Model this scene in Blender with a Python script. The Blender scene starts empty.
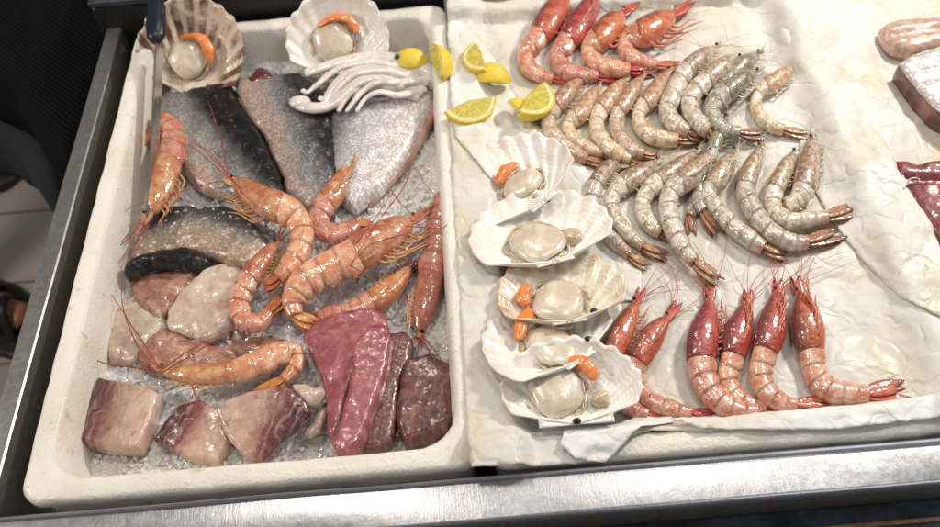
import bpy, math, random
from mathutils import Vector, Matrix, noise, geometry
random.seed(7)
C = bpy.context.scene.collection
# ------------------------------------------------------------------ camera model
F, H = 900.0, 0.72
wx = Vector((1, 98/1155, 0)).normalized()
wy = Vector((-98, 1155, -900)).normalized()
wz = wx.cross(wy)
R = Matrix((wx, wy, wz))
def P(x, y, z=0.0):
    d = R @ Vector(((x-470)/F, -(y-263.5)/F, -1))
    return Vector((0, 0, H)) + d*((z-H)/d.z)
cam = bpy.data.cameras.new('camera'); co = bpy.data.objects.new('camera', cam); C.objects.link(co)
m = R.to_4x4(); m.translation = (0, 0, H); co.matrix_world = m
cam.sensor_width = 36; cam.lens = 36*F/940; cam.clip_start = 0.01; cam.clip_end = 50
cam.dof.use_dof = True; cam.dof.focus_distance = 0.86; cam.dof.aperture_fstop = 6.5
bpy.context.scene.camera = co

# ------------------------------------------------------------------ materials
class NT:
    def __init__(s, name):
        s.m = bpy.data.materials.new(name); s.m.use_nodes = True
        s.t = s.m.node_tree; s.b = s.t.nodes['Principled BSDF']
    def n(s, kind, **kw):
        nd = s.t.nodes.new('ShaderNode'+kind)
        for k, v in kw.items():
            if k[0] == 'i' and k[1:].isdigit(): s.set(nd.inputs[int(k[1:])], v)
            elif k in nd.inputs: s.set(nd.inputs[k], v)
            else: setattr(nd, k, v)
        return nd
    def set(s, inp, v):
        if isinstance(v, bpy.types.NodeSocket): s.t.links.new(v, inp)
        elif isinstance(v, tuple) and len(v) == 3 and inp.type == 'RGBA': inp.default_value = (*v, 1)
        else: inp.default_value = v
    def p(s, name, v): s.set(s.b.inputs[name], v)
    def noise(s, scale, vec=None, detail=4, rough=.6, dist=0):
        nd = s.n('TexNoise'); nd.inputs['Scale'].default_value = scale; nd.inputs['Detail'].default_value = detail
        nd.inputs['Roughness'].default_value = rough; nd.inputs['Distortion'].default_value = dist
        s.t.links.new(vec or s.obj(), nd.inputs['Vector']); return nd.outputs['Fac']
    def obj(s):
        if not hasattr(s, '_o'): s._o = s.n('TexCoord')
        return s._o.outputs['Object']
    def uv(s):
        s.obj(); return s._o.outputs['UV']
    def uvx(s):
        if not hasattr(s, '_uv'):
            s._uv = s.n('SeparateXYZ', i0=s.uv())
        return s._uv.outputs[0], s._uv.outputs[1]
    def math(s, op, a, b=0.0, c=None, clamp=False):
        nd = s.n('Math', operation=op, i0=a, i1=b); nd.use_clamp = clamp
        if c is not None: s.set(nd.inputs[2], c)
        return nd.outputs[0]
    def ramp(s, fac, stops, interp='LINEAR'):
        nd = s.n('ValToRGB'); s.t.links.new(fac, nd.inputs[0]); cr = nd.color_ramp; cr.interpolation = interp
        cr.elements.remove(cr.elements[1]); cr.elements[0].position = stops[0][0]
        for p, c in stops[1:]: cr.elements.new(p)
        for i, (p, c) in enumerate(stops):
            e = cr.elements[i]; e.color = (*c, 1) if isinstance(c, tuple) else (c, c, c, 1)
        return nd.outputs[0]
    def step(s, fac, a, b):
        nd = s.n('MapRange', i0=fac, i1=a, i2=b, i3=0.0, i4=1.0); nd.interpolation_type = 'SMOOTHSTEP'; return nd.outputs[0]
    def mix(s, f, a, b, mode='MIX'):
        nd = s.n('MixRGB', blend_type=mode, i0=f, i1=a, i2=b); return nd.outputs[0]
    def bump(s, h, dist=.001, strength=1.0, prev=None):
        nd = s.n('Bump'); nd.inputs['Distance'].default_value = dist; nd.inputs['Strength'].default_value = strength
        s.t.links.new(h, nd.inputs['Height'])
        if prev is not None: s.t.links.new(prev, nd.inputs['Normal'])
        return nd.outputs[0]
    def rnd(s):
        return s.n('ObjectInfo').outputs['Random']
def simple(name, col, rough=.5, metal=0.0, var=.15, scale=60, bump=.0005, coat=0, sss=0, spec=.5):
    t = NT(name); nz = t.noise(scale)
    t.p('Base Color', t.mix(t.step(nz, .3, .7), tuple(c*(1-var) for c in col), tuple(min(1, c*(1+var)) for c in col)))
    t.p('Roughness', rough); t.p('Metallic', metal); t.p('Coat Weight', coat); t.p('Coat Roughness', .08)
    if sss: t.p('Subsurface Weight', sss); t.p('Subsurface Radius', (1., .5, .3)); t.p('Subsurface Scale', .004)
    if bump: t.p('Normal', t.bump(t.noise(scale*4), bump))
    return t.m
def shell_mat(name, base, pale, dark, band, mott=.4, seg=True, scale=140, dorsal=None, sss=.25, rough=.3, coat=1.0):
    """crustacean shell: segment bands along u, mottles, dorsal tint"""
    t = NT(name); u, v = t.uvx(); nz = t.noise(scale, detail=5); n2 = t.noise(scale*3.2, detail=3)
    c = t.mix(t.step(nz, .38, .62), base, pale)
    if dorsal: c = t.mix(t.math('MULTIPLY', t.step(t.math('ADD', v, t.math('MULTIPLY', t.math('SUBTRACT', nz, .5), .7)), .62, .12), dorsal[1]), c, dorsal[0])
    c = t.mix(t.math('MULTIPLY', t.step(n2, .56, .74), mott), c, dark)
    if seg:
        fr = t.math('FRACT', t.math('ADD', u, t.math('MULTIPLY', t.math('SUBTRACT', n2, .5), .1)))
        c = t.mix(t.math('MULTIPLY', t.step(fr, .80, .98), band[1]), c, band[0])
        c = t.mix(t.math('MULTIPLY', t.step(u, 4.6, 6.0), band[2]), c, band[0])
    if 'tail' in name: c = t.mix(t.math('MULTIPLY', t.step(u, .55, .95), .85), c, dark)
    hs = t.n('HueSaturation'); r = t.rnd()
    t.set(hs.inputs['Hue'], t.math('ADD', .485, t.math('MULTIPLY', r, .03)))
    t.set(hs.inputs['Value'], t.math('ADD', .86, t.math('MULTIPLY', r, .28)))
    t.set(hs.inputs['Color'], c)
    t.p('Base Color', hs.outputs[0]); t.p('Roughness', t.math('ADD', rough-.1, t.math('MULTIPLY', n2, .3)))
    t.p('Subsurface Weight', sss); t.p('Subsurface Radius', (1., .45, .25)); t.p('Subsurface Scale', .005)
    t.p('Coat Weight', coat); t.p('Coat Roughness', .13)
    bn = t.bump(t.noise(900, detail=2), .0004, .6)
    b2 = t.bump(t.noise(130, detail=1.5), .0013, .8)
    bn = t.bump(t.noise(300, detail=3), .0012, .8, bn)
    t.p('Normal', bn); t.b.inputs['Coat IOR'].default_value = 1.65
    t.t.links.new(b2, t.b.inputs['Coat Normal'])
    return t.m
def flesh_mat(name, stops, nscale=60, fibre=None, gloss=.25, bumpd=.0012, spots=None, vmix=.0, sss=.25, metal=0, vstops=None, stretch=(1, 1, 1), dist=1.0, objc=False):
    t = NT(name); mp = t.n('Mapping', i0=t.obj() if objc else t.uv()); mp.inputs['Scale'].default_value = stretch
    nz = t.noise(nscale, mp.outputs[0], 5, .6, dist)
    c = t.ramp(nz, stops)
    u, v = t.uvx()
    if vstops:
        vv = t.math('ADD', v, t.math('MULTIPLY', t.math('SUBTRACT', t.noise(30, detail=4), .5), .35))
        nd = t.ramp(vv, [(p, cc) for p, cc, _ in vstops]); al = t.ramp(vv, [(p, a) for p, _, a in vstops])
        c = t.mix(al, c, nd)
    bn = None
    if fibre:
        w = t.n('TexWave', wave_type='BANDS', bands_direction='Y'); t.set(w.inputs['Vector'], t.uv())
        w.inputs['Scale'].default_value = fibre[0]; w.inputs['Distortion'].default_value = fibre[3]; w.inputs['Detail'].default_value = 2; w.inputs['Detail Scale'].default_value = 1.2
        f = t.step(w.outputs['Fac'], .62, .98)
        c = t.mix(t.math('MULTIPLY', f, t.math('MULTIPLY', fibre[2], t.step(nz, .3, .65))), c, fibre[1])
        bn = t.bump(w.outputs['Fac'], .0003, .3)
    if spots:
        c = t.mix(t.math('MULTIPLY', t.step(t.noise(spots[1], detail=3), spots[3], spots[3]+.12), spots[2]), c, spots[0])
    t.p('Base Color', c); t.p('Roughness', t.math('ADD', gloss, t.math('MULTIPLY', t.noise(200), .25))); t.p('Metallic', metal)
    t.p('Subsurface Weight', sss); t.p('Subsurface Radius', (1., .4, .3)); t.p('Subsurface Scale', .006)
    t.p('Coat Weight', .65); t.p('Coat Roughness', .17); t.p('Coat IOR', 1.55)
    bn = t.bump(t.noise(190, detail=4), bumpd*.9, .8, bn); t.p('Normal', bn); t.t.links.new(t.bump(t.noise(70, detail=2), .0022, .7), t.b.inputs['Coat Normal'])
    return t.m
def skin_mat(name, vstops, scale=420, spark=.5, dots=True, metal=.35):
    """scaly fish skin; v runs from the belly edge (0) to the back (1)"""
    t = NT(name); u, v = t.uvx()
    mp = t.n('Mapping', i0=t.uv()); mp.inputs['Scale'].default_value = (1, 1.25, 1)
    vo = t.n('TexVoronoi', feature='F1'); t.set(vo.inputs['Vector'], mp.outputs[0]); vo.inputs['Scale'].default_value = scale; vo.inputs['Randomness'].default_value = .62
    vd = vo.outputs['Distance']; vc = vo.outputs['Color']
    nz = t.noise(45, detail=5)
    vv = t.math('ADD', v, t.math('MULTIPLY', t.math('SUBTRACT', nz, .5), .30))
    c = t.ramp(vv, vstops)
    cs = t.n('SeparateColor', i0=vc).outputs[0]
    c = t.mix(t.math('MULTIPLY', t.step(cs, .5, 1.), .22), c, t.mix(1.0, c, (1.5, 1.45, 1.35), 'MULTIPLY'))
    c = t.mix(t.math('MULTIPLY', t.step(vd, .30, .62), .55), c, t.mix(1.0, c, (.3, .3, .32), 'MULTIPLY'))
    if spark: c = t.mix(t.math('MULTIPLY', t.step(cs, .86, .93), t.math('MULTIPLY', spark, t.step(t.noise(60), .45, .6))), c, (.75, .72, .64))
    ln = t.step(t.math('ABSOLUTE', t.math('SUBTRACT', t.math('ADD', v, t.math('MULTIPLY', nz, .06)), .55)), .03, .012)
    if dots: c = t.mix(t.math('MULTIPLY', t.math('MULTIPLY', ln, t.step(vd, .45, .2)), .8), c, (.42, .40, .36) if dots == 2 else (.012, .012, .012))
    t.p('Base Color', c); t.p('Metallic', metal*.5); t.p('Specular IOR Level', .25); t.p('Roughness', t.math('ADD', .36, t.math('MULTIPLY', cs, .06)))
    t.p('Coat Weight', .45); t.p('Coat Roughness', .16)
    bn = t.bump(vd, .0004, .5); bn = t.bump(nz, .004, .6, bn); t.t.links.new(t.bump(nz, .004, .6), t.b.inputs['Coat Normal']); t.p('Normal', bn)
    return t.m

M = {}
M['steel'] = None
def steel(name, base, rough, scr):
    t = NT(name); mp = t.n('Mapping', i0=t.obj()); mp.inputs['Scale'].default_value = (1, .12, 1)
    fine = t.noise(700, mp.outputs[0], 3); big = t.noise(22, detail=6); sm = t.noise(90, detail=5, dist=1.5)
    t.p('Base Color', t.mix(t.step(sm, .35, .7), tuple(c*.88 for c in base), base)); t.p('Metallic', .85)
    t.p('Roughness', t.math('ADD', rough, t.math('MULTIPLY', t.step(sm, .3, .7), .06)))
    bn = t.bump(fine, .00015, scr); bn = t.bump(big, .0015, .4, bn); t.p('Normal', bn); return t.m
M['steel'] = steel('brushed steel', (.54, .54, .56), .30, .9)
M['dull_steel'] = steel('dull steel', (.42, .40, .37), .36, .4)
def foam_mat():
    t = NT('styrofoam'); vo = t.n('TexVoronoi'); t.set(vo.inputs['Vector'], t.obj()); vo.inputs['Scale'].default_value = 330
    nz = t.noise(14, detail=6); n2 = t.noise(70, detail=5)
    c = t.mix(t.step(nz, .4, .7), (.84, .81, .74), (.76, .70, .59))
    c = t.mix(t.math('MULTIPLY', t.step(n2, .60, .72), .55), c, (.48, .36, .14))
    c = t.mix(t.math('MULTIPLY', t.step(t.noise(160, detail=3), .70, .76), .6), c, (.2, .13, .06))
    t.p('Base Color', c); t.p('Roughness', .55); t.p('Coat Weight', .25); t.p('Coat Roughness', .25)
    bn = t.bump(vo.outputs['Distance'], .0008, .5); bn = t.bump(n2, .002, .5, bn); t.p('Normal', bn)
    t.p('Subsurface Weight', .1); t.p('Subsurface Scale', .005); return t.m
M['foam'] = foam_mat()
def paper_mat(name, tint, st, wet=.5):
    t = NT(name); nz = t.noise(7, detail=6, dist=.6); n2 = t.noise(38, detail=6, dist=1.2); n3 = t.noise(300, detail=3)
    c = t.mix(t.step(nz, .42, .66), tint, tuple(a*b for a, b in zip(tint, (.92, .86, .72))))
    c = t.mix(t.math('MULTIPLY', t.step(n2, .6, .78), st), c, (.62, .50, .30))
    c = t.mix(t.math('MULTIPLY', t.step(n2, .30, .22), .35), c, (.62, .56, .47))
    t.p('Base Color', c)
    w = t.step(t.noise(16, detail=5, dist=.8), .45, .55)
    c = t.mix(t.math('MULTIPLY', w, .5*wet*2), c, t.mix(1.0, c, (.90, .86, .79), 'MULTIPLY')); t.p('Base Color', c)
    t.p('Roughness', t.math('SUBTRACT', .62, t.math('MULTIPLY', w, .18*wet*2)))
    t.p('Coat Weight', t.math('MULTIPLY', w, wet*.35)); t.p('Coat Roughness', .22)
    t.p('Subsurface Weight', .2); t.p('Subsurface Scale', .006); t.p('Subsurface Radius', (1, .8, .6))
    vo = t.n('TexVoronoi', feature='DISTANCE_TO_EDGE'); dv = t.n('Mapping', i0=t.obj())
    t.set(vo.inputs['Vector'], t.n('VectorMath', operation='ADD', i0=t.obj(), i1=t.n('VectorMath', operation='SCALE', i0=t.n('TexNoise', Scale=25.0, Vector=t.obj()).outputs['Color'], Scale=.05).outputs[0]).outputs[0])
    vo.inputs['Scale'].default_value = 24
    bn = t.bump(t.step(vo.outputs['Distance'], 0, .10), .0011, .5); bn = t.bump(n2, .0016, .5, bn); bn = t.bump(n3, .0003, .5, bn); t.p('Normal', bn)
    t.t.links.new(bn, t.b.inputs['Coat Normal'])
    return t.m
M['paper'] = paper_mat('greaseproof paper', (.81, .785, .73), .45, .5)
M['liner'] = paper_mat('white liner', (.88, .87, .84), .05, .15)
M['greypaper'] = paper_mat('wet paper', (.66, .62, .54), .15, .3)
def ice_mat():
    t = NT('ice'); nz = t.noise(120, detail=4); 
    t.p('Base Color', t.ramp(nz, [(.3, (.82, .81, .79)), (.7, (.95, .94, .92))]))
    t.p('Roughness', .14); t.p('Subsurface Weight', .35); t.p('Subsurface Scale', .008); t.p('Subsurface Radius', (.9, 1, 1))
    t.p('Transmission Weight', .1); t.p('IOR', 1.31); t.p('Coat Weight', .6); t.p('Coat Roughness', .05)
    vo = t.n('TexVoronoi'); t.set(vo.inputs['Vector'], t.obj()); vo.inputs['Scale'].default_value = 210
    t.p('Normal', t.bump(t.noise(400, detail=3), .001, .6, t.bump(vo.outputs['Distance'], .002, .7))); return t.m
M['ice'] = ice_mat()
# prawn kinds: (carapace, abdomen, tail, leg, scale)
def kind(k, car, abd, tail, leg, ant):
    M[k] = dict(car=car, abd=abd, tail=tail, leg=leg, ant=ant)
kind('red',
     shell_mat('red carapace', (.50, .075, .032), (.58, .15, .075), (.10, .02, .022), None, .5, False, 100, ((.085, .022, .034), .75), .15),
     shell_mat('red abdomen', (.62, .22, .125), (.76, .46, .33), (.50, .10, .05), ((.56, .13, .07), .25, .35), .4, True, 110, None, .35),
     shell_mat('red tail', (.50, .06, .045), (.58, .13, .09), (.12, .01, .015), None, .6, False, 100, None, .15, .4, .35),
     simple('red leg', (.55, .17, .10), .3, coat=.6, scale=200, sss=.2), simple('red feeler', (.55, .13, .09), .35, var=.1, bump=0))
kind('grey',
     shell_mat('grey carapace', (.36, .23, .14), (.64, .53, .40), (.19, .08, .035), None, .8, False, 190, ((.24, .10, .045), .7), .2, .22),
     shell_mat('grey abdomen', (.46, .36, .265), (.76, .69, .59), (.27, .12, .06), ((.38, .15, .07), .2, .75), .75, True, 130, None, .25, .2),
     shell_mat('brown tail', (.34, .13, .05), (.46, .27, .14), (.09, .03, .015), None, .8, False, 160, None, .15, .45, .25),
     simple('grey leg', (.66, .55, .42), .25, coat=.6, scale=200, sss=.3), simple('grey feeler', (.58, .46, .34), .3, bump=0))
kind('orange',
     shell_mat('orange carapace', (.50, .16, .075), (.64, .33, .18), (.28, .035, .018), None, .7, False, 80, ((.36, .06, .02), .6), .15),
     shell_mat('orange abdomen', (.64, .22, .13), (.76, .44, .31), (.36, .055, .02), ((.38, .06, .022), .45, .5), .5, True, 90, None, .3),
     shell_mat('orange tail', (.52, .13, .04), (.6, .24, .09), (.34, .04, .02), None, .5, False, 100, None, .2, .4, .35),
     simple('orange leg', (.58, .28, .12), .3, coat=.6, scale=200, sss=.2), simple('orange feeler', (.36, .06, .045), .35, bump=0))
M['bluegrey'] = dict(M['grey'])
M['bluegrey']['car'] = shell_mat('green carapace', (.20, .175, .11), (.40, .36, .25), (.06, .06, .04), None, .7, False, 170, ((.2, .2, .12), .4), .25, .2)
M['bluegrey']['abd'] = shell_mat('bluish abdomen', (.31, .275, .20), (.60, .56, .47), (.13, .11, .065), ((.24, .15, .08), .35, .5), .6, True, 150, None, .35, .2)
M['amber'] = dict(M['grey'])
M['amber']['car'] = shell_mat('amber carapace', (.46, .24, .12), (.66, .48, .32), (.22, .07, .03), None, .8, False, 170, ((.36, .15, .06), .7), .25, .2)
M['amber']['abd'] = shell_mat('amber abdomen', (.58, .37, .23), (.78, .66, .53), (.36, .15, .06), ((.48, .19, .08), .35, .75), .75, True, 140, None, .35, .2)
M['eye'] = simple('eye', (.008, .007, .008), .06, coat=1, bump=0)
M['shell_in'] = None
def scallop_mat(name, inner, brown, amt, lo=.55):
    t = NT(name); u, v = t.uvx()      # u: rib count, v: hinge to rim
    st = t.step(t.math('ABSOLUTE', t.math('SUBTRACT', t.math('FRACT', t.math('ADD', u, t.math('MULTIPLY', t.noise(60), .3))), .5)), .10, .30)
    nz = t.noise(40, detail=4)
    c = t.mix(t.step(nz, .4, .7), inner, tuple(a*b for a, b in zip(inner, (.94, .88, .78))))
    f = t.math('MULTIPLY', t.math('MULTIPLY', st, t.step(v, lo, lo+.18)), t.math('MULTIPLY', amt, t.step(t.noise(25), .35, .6)))
    c = t.mix(f, c, brown)
    t.p('Base Color', c); t.p('Roughness', .28); t.p('Coat Weight', .3); t.p('Coat Roughness', .1)
    t.p('Subsurface Weight', .15); t.p('Subsurface Scale', .004)
    gr = t.n('TexWave', bands_direction='Y'); t.set(gr.inputs['Vector'], t.uv()); gr.inputs['Scale'].default_value = 5; gr.inputs['Distortion'].default_value = 1
    t.p('Normal', t.bump(t.noise(200), .0006, .6, t.bump(gr.outputs['Fac'], .0005, .3))); return t.m
M['shell_w'] = scallop_mat('white shell', (.90, .88, .84), (.5, .22, .1), .25, .8)
M['shell_c'] = scallop_mat('cream shell', (.80, .74, .62), (.52, .26, .12), .8, .7)
M['shell_b'] = scallop_mat('brown rimmed shell', (.68, .58, .48), (.16, .075, .04), 1.0, .5)
M['meat'] = flesh_mat('scallop meat', [(.30, (.56, .43, .30)), (.5, (.70, .60, .47)), (.68, (.80, .74, .64))], 40, gloss=.12, bumpd=.0003, sss=.4, objc=True)
M['roe'] = flesh_mat('scallop roe', [(.3, (.78, .19, .04)), (.7, (.86, .32, .10))], 80, gloss=.12, sss=.3, bumpd=.0003, objc=True)
M['frill'] = flesh_mat('scallop frill', [(.3, (.42, .30, .16)), (.7, (.68, .58, .42))], 110, gloss=.12, sss=.3, objc=True)
M['black'] = simple('black button', (.012, .012, .02), .3, bump=0)
M['peel'] = None
t = NT('lemon peel'); t.p('Base Color', t.mix(t.step(t.noise(40), .3, .7), (.80, .56, .035), (.84, .66, .09))); t.p('Roughness', .35)
t.p('Subsurface Weight', .2); t.p('Subsurface Scale', .004); vo = t.n('TexVoronoi'); t.set(vo.inputs['Vector'], t.obj()); vo.inputs['Scale'].default_value = 700
t.p('Normal', t.bump(vo.outputs['Distance'], .0006, .6)); M['peel'] = t.m
t = NT('lemon flesh'); u, v = t.uvx()  # u: angle, v: radius
rib = t.step(t.math('ABSOLUTE', t.math('SUBTRACT', t.math('FRACT', t.math('MULTIPLY', u, 5)), .5)), .40, .5)
pith = t.step(v, .84, .92); nz = t.noise(140, detail=3, dist=1)
c = t.mix(t.step(nz, .35, .65), (.55, .44, .05), (.70, .60, .14)); c = t.mix(t.math('MULTIPLY', rib, .7), c, (.80, .74, .42)); c = t.mix(pith, c, (.84, .78, .46))
t.p('Base Color', c); t.p('Roughness', .2); t.p('Coat Weight', .7); t.p('Subsurface Weight', .3); t.p('Subsurface Scale', .005); t.p('Normal', t.bump(nz, .0012, .6)); M['lemon'] = t.m

# fish
M['skin_dark'] = skin_mat('dark fish skin', [(.0, (.66, .42, .35)), (.14, (.58, .42, .35)), (.22, (.50, .48, .45)), (.42, (.30, .29, .275)), (.56, (.08, .08, .08)), (.64, (.012, .012, .014)), (1., (.007, .008, .010))], 30, .10)
M['skin_mid'] = skin_mat('grey fish skin', [(.0, (.60, .42, .35)), (.26, (.50, .40, .35)), (.38, (.34, .32, .31)), (.54, (.16, .15, .155)), (.68, (.028, .028, .03)), (1., (.010, .010, .012))], 26, .10, 2)
M['skin_silver'] = skin_mat('silver fish skin', [(.0, (.84, .74, .71)), (.30, (.82, .79, .79)), (.52, (.68, .67, .67)), (.68, (.28, .28, .29)), (.84, (.07, .07, .07)), (1., (.02, .02, .02))], 34, .05, False, .3)
M['skin_scaly'] = skin_mat('scaly fish skin', [(.0, (.55, .40, .30)), (.35, (.52, .40, .30)), (.45, (.42, .37, .31)), (.68, (.12, .11, .10)), (1., (.02, .02, .02))], 17, .9, False, .4)
M['skin_black'] = skin_mat('black fish skin', [(.0, (.07, .07, .07)), (.3, (.02, .022, .025)), (1., (.010, .011, .012))], 12, .06, False, .3)
M['pale'] = flesh_mat('pale fish flesh', [(.30, (.42, .26, .20)), (.5, (.60, .46, .37)), (.68, (.74, .65, .57))], 3, (2.5, (.66, .57, .48), .45, 9), .12)
M['pink'] = flesh_mat('pink fish flesh', [(.30, (.26, .10, .07)), (.5, (.44, .23, .16)), (.68, (.60, .44, .34))], 3, (6, (.62, .50, .40), .4, 9), .12, spots=((.32, .06, .045), 60, .6, .54))
M['belly'] = flesh_mat('pink belly flesh', [(.30, (.40, .16, .13)), (.6, (.58, .38, .31)), (.7, (.62, .48, .40))], 5, None, .2)
def steak(name, dark_first=True):
    vs = [(0., (.075, .018, .022), 1.), (.20, (.12, .026, .03), 1.), (.36, (.22, .06, .055), .95), (.50, (.36, .17, .13), .5), (.60, (.5, .28, .2), 0.), (1., (.5, .35, .25), 0.)]
    if not dark_first: vs = [(1-p, c, a) for p, c, a in reversed(vs)]
    return flesh_mat(name, [(.30, (.46, .25, .19)), (.5, (.60, .41, .32)), (.68, (.70, .55, .46))], 3, (2.6, (.60, .48, .40), .4, 12), .14, vstops=vs, spots=((.28, .07, .06), 80, .5, .58))
M['steak'] = steak('swordfish steak'); M['steak2'] = steak('swordfish slab', False)
M['tuna'] = flesh_mat('tuna', [(.30, (.22, .045, .06)), (.5, (.33, .085, .10)), (.68, (.46, .17, .17))], 3, (1.6, (.50, .20, .17), .35, 9), .16, stretch=(1, .5, 1))
M['tuna_dark'] = flesh_mat('dark tuna', [(.30, (.075, .018, .018)), (.5, (.14, .042, .036)), (.68, (.28, .12, .095))], 5, (2, (.40, .22, .17), .45, 8), .2, bumpd=.0006, stretch=(1, .5, 1))
M['tuna_red'] = flesh_mat('red tuna', [(.30, (.09, .008, .010)), (.5, (.19, .02, .02)), (.68, (.34, .05, .045))], 6, (5, (.40, .10, .09), .3, 3), .3, stretch=(1, .5, 1))
M['squid'] = flesh_mat('squid flesh', [(.30, (.66, .56, .51)), (.6, (.84, .79, .74))], 40, None, .1, sss=.4, bumpd=.0004, spots=((.60, .40, .36), 50, .4, .58), objc=True)
M['bone'] = flesh_mat('gristle', [(.3, (.50, .32, .26)), (.66, (.72, .60, .50))], 120, None, .2, objc=True)
M['gut'] = flesh_mat('dark gut', [(.3, (.05, .01, .012)), (.66, (.17, .03, .03))], 120, None, .15, objc=True)
M['pinkfillet'] = flesh_mat('pink fillet', [(.30, (.46, .25, .19)), (.68, (.68, .48, .39))], 4, (4, (.74, .60, .5), .4, 4), .2)

# ------------------------------------------------------------------ mesh helpers
class MB:
    def __init__(s): s.v = []; s.f = []; s.uv = []; s.mi = []
    def add(s, p, uv=(0, 0)): s.v.append(Vector(p)); s.uv.append(uv); return len(s.v)-1
    def face(s, idx, mi=0): s.f.append(tuple(idx)); s.mi.append(mi)
    def rings(s, rings, uvs, close=True, cap=(True, True)):
        ids = [[s.add(p, q) for p, q in zip(r, u)] for r, u in zip(rings, uvs)]
        n = len(ids[0])
        for a, b in zip(ids, ids[1:]):
            for j in range(n if close else n-1):
                k = (j+1) % n; s.face((a[j], a[k], b[k], b[j]))
        for e, on in ((0, cap[0]), (-1, cap[1])):
            if on:
                r = ids[e]; c = sum((s.v[i] for i in r), Vector())/n; ci = s.add(c, s.uv[r[0]])
                for j in range(n):
                    k = (j+1) % n; s.face((ci, r[j], r[k]) if e else (ci, r[k], r[j]))
        return ids
    def tube(s, pts, rad, n=6, flat=1.0, u0=0, u1=1):
        pts = [Vector(p) for p in pts]; m_ = len(pts); rs = []; us = []
        up = Vector((0, 0, 1))
        for i, p in enumerate(pts):
            T = (pts[min(i+1, m_-1)]-pts[max(i-1, 0)]).normalized()
            S = T.cross(up); S = S.normalized() if S.length > .05 else Vector((1, 0, 0)); U = S.cross(T)
            r = rad[i] if isinstance(rad, list) else rad
            rs.append([p+S*math.cos(a)*r+U*math.sin(a)*r*flat for a in [2*math.pi*k/n for k in range(n)]])
            us.append([(u0+(u1-u0)*i/max(1, m_-1), abs(2*k/n-1)) for k in range(n)])
        s.rings(rs, us)
    def leaf(s, base, d, side, L, W, th, bend=0, n=8):
        d = d.normalized(); up = d.cross(side).normalized()
        if up.z < 0: up = -up
        side = up.cross(d).normalized(); rs = []; us = []
        for i in range(n+1):
            t_ = i/n; w = W*(math.sin(math.pi*min(1, t_*.92+.10))**.7)*(1-.15*t_); w = max(w, W*.05)
            c = base+d*L*t_+up*bend*t_*t_
            rs.append([c+side*math.cos(a)*w+up*math.sin(a)*(th*(1-.6*t_)) for a in [2*math.pi*k/8 for k in range(8)]])
            us.append([(t_, abs(2*k/8-1)) for k in range(8)])
        s.rings(rs, us)
    def sphere(s, c, r, n=10, sc=(1, 1, 1)):
        rs = []; us = []
        for i in range(1, n):
            a = math.pi*i/n
            rs.append([Vector(c)+Vector((math.sin(a)*math.cos(b)*r*sc[0], math.sin(a)*math.sin(b)*r*sc[1], math.cos(a)*r*sc[2])) for b in [2*math.pi*k/12 for k in range(12)]])
            us.append([(i/n, k/12) for k in range(12)])
        s.rings(rs, us)
    def box(s, lo, hi):
        x0, y0, z0 = lo; x1, y1, z1 = hi
        i = [s.add(p) for p in ((x0,y0,z0),(x1,y0,z0),(x1,y1,z0),(x0,y1,z0),(x0,y0,z1),(x1,y0,z1),(x1,y1,z1),(x0,y1,z1))]
        for f in ((0,3,2,1),(4,5,6,7),(0,1,5,4),(1,2,6,5),(2,3,7,6),(3,0,4,7)): s.face([i[k] for k in f])
    def build(s, name, mats, parent=None, smooth=True, bevel=0, sharp=0):
        loc = Vector(parent.location) if parent else Vector()
        pp = parent.parent if parent else None
        if pp: loc = loc + Vector(pp.location)
        me = bpy.data.meshes.new(name)
        me.from_pydata([v-loc for v in s.v], [], s.f)
        uvl = me.uv_layers.new(name='UVMap')
        for l in me.loops: uvl.data[l.index].uv = s.uv[l.vertex_index]
        for q in (mats if isinstance(mats, list) else [mats]): me.materials.append(q)
        me.polygons.foreach_set('material_index', s.mi)
        me.polygons.foreach_set('use_smooth', [smooth]*len(me.polygons)); me.update()
        import bmesh
        b = bmesh.new(); b.from_mesh(me); bmesh.ops.recalc_face_normals(b, faces=b.faces); b.to_mesh(me); b.free()
        if sharp: me.set_sharp_from_angle(angle=math.radians(sharp))
        o = bpy.data.objects.new(name, me); C.objects.link(o)
        if parent: o.parent = parent
        if bevel:
            bv = o.modifiers.new('b', 'BEVEL'); bv.width = bevel; bv.segments = 3; bv.limit_method = 'ANGLE'
        return o
def tag(o, label, cat, group=None):
    o['label'] = label; o['category'] = cat
    if group: o['group'] = group
    return o
def thing(name, label, cat, loc, group=None):
    o = bpy.data.objects.new(name, None); C.objects.link(o); o.location = loc; o.empty_display_size = .02
    return tag(o, label, cat, group)
def origin(o, p):       # move a mesh object's origin to p
    p = Vector(p); d = p-o.location
    for v in o.data.vertices: v.co -= d
    o.location = p; return o
def crom(P_, t_):
    n = len(P_); t_ = max(0, min(n-1-1e-6, t_)); i = int(t_); f = t_-i
    g = lambda k: P_[max(0, min(n-1, k))]
    a, b, c, d = g(i-1), g(i), g(i+1), g(i+2)
    return tuple(.5*((2*b[k])+(-a[k]+c[k])*f+(2*a[k]-5*b[k]+4*c[k]-d[k])*f*f+(-a[k]+3*b[k]-3*c[k]+d[k])*f**3) for k in range(len(b)))
def sm(x, a, b):
    t_ = max(0, min(1, (x-a)/(b-a))); return t_*t_*(3-2*t_)
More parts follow.
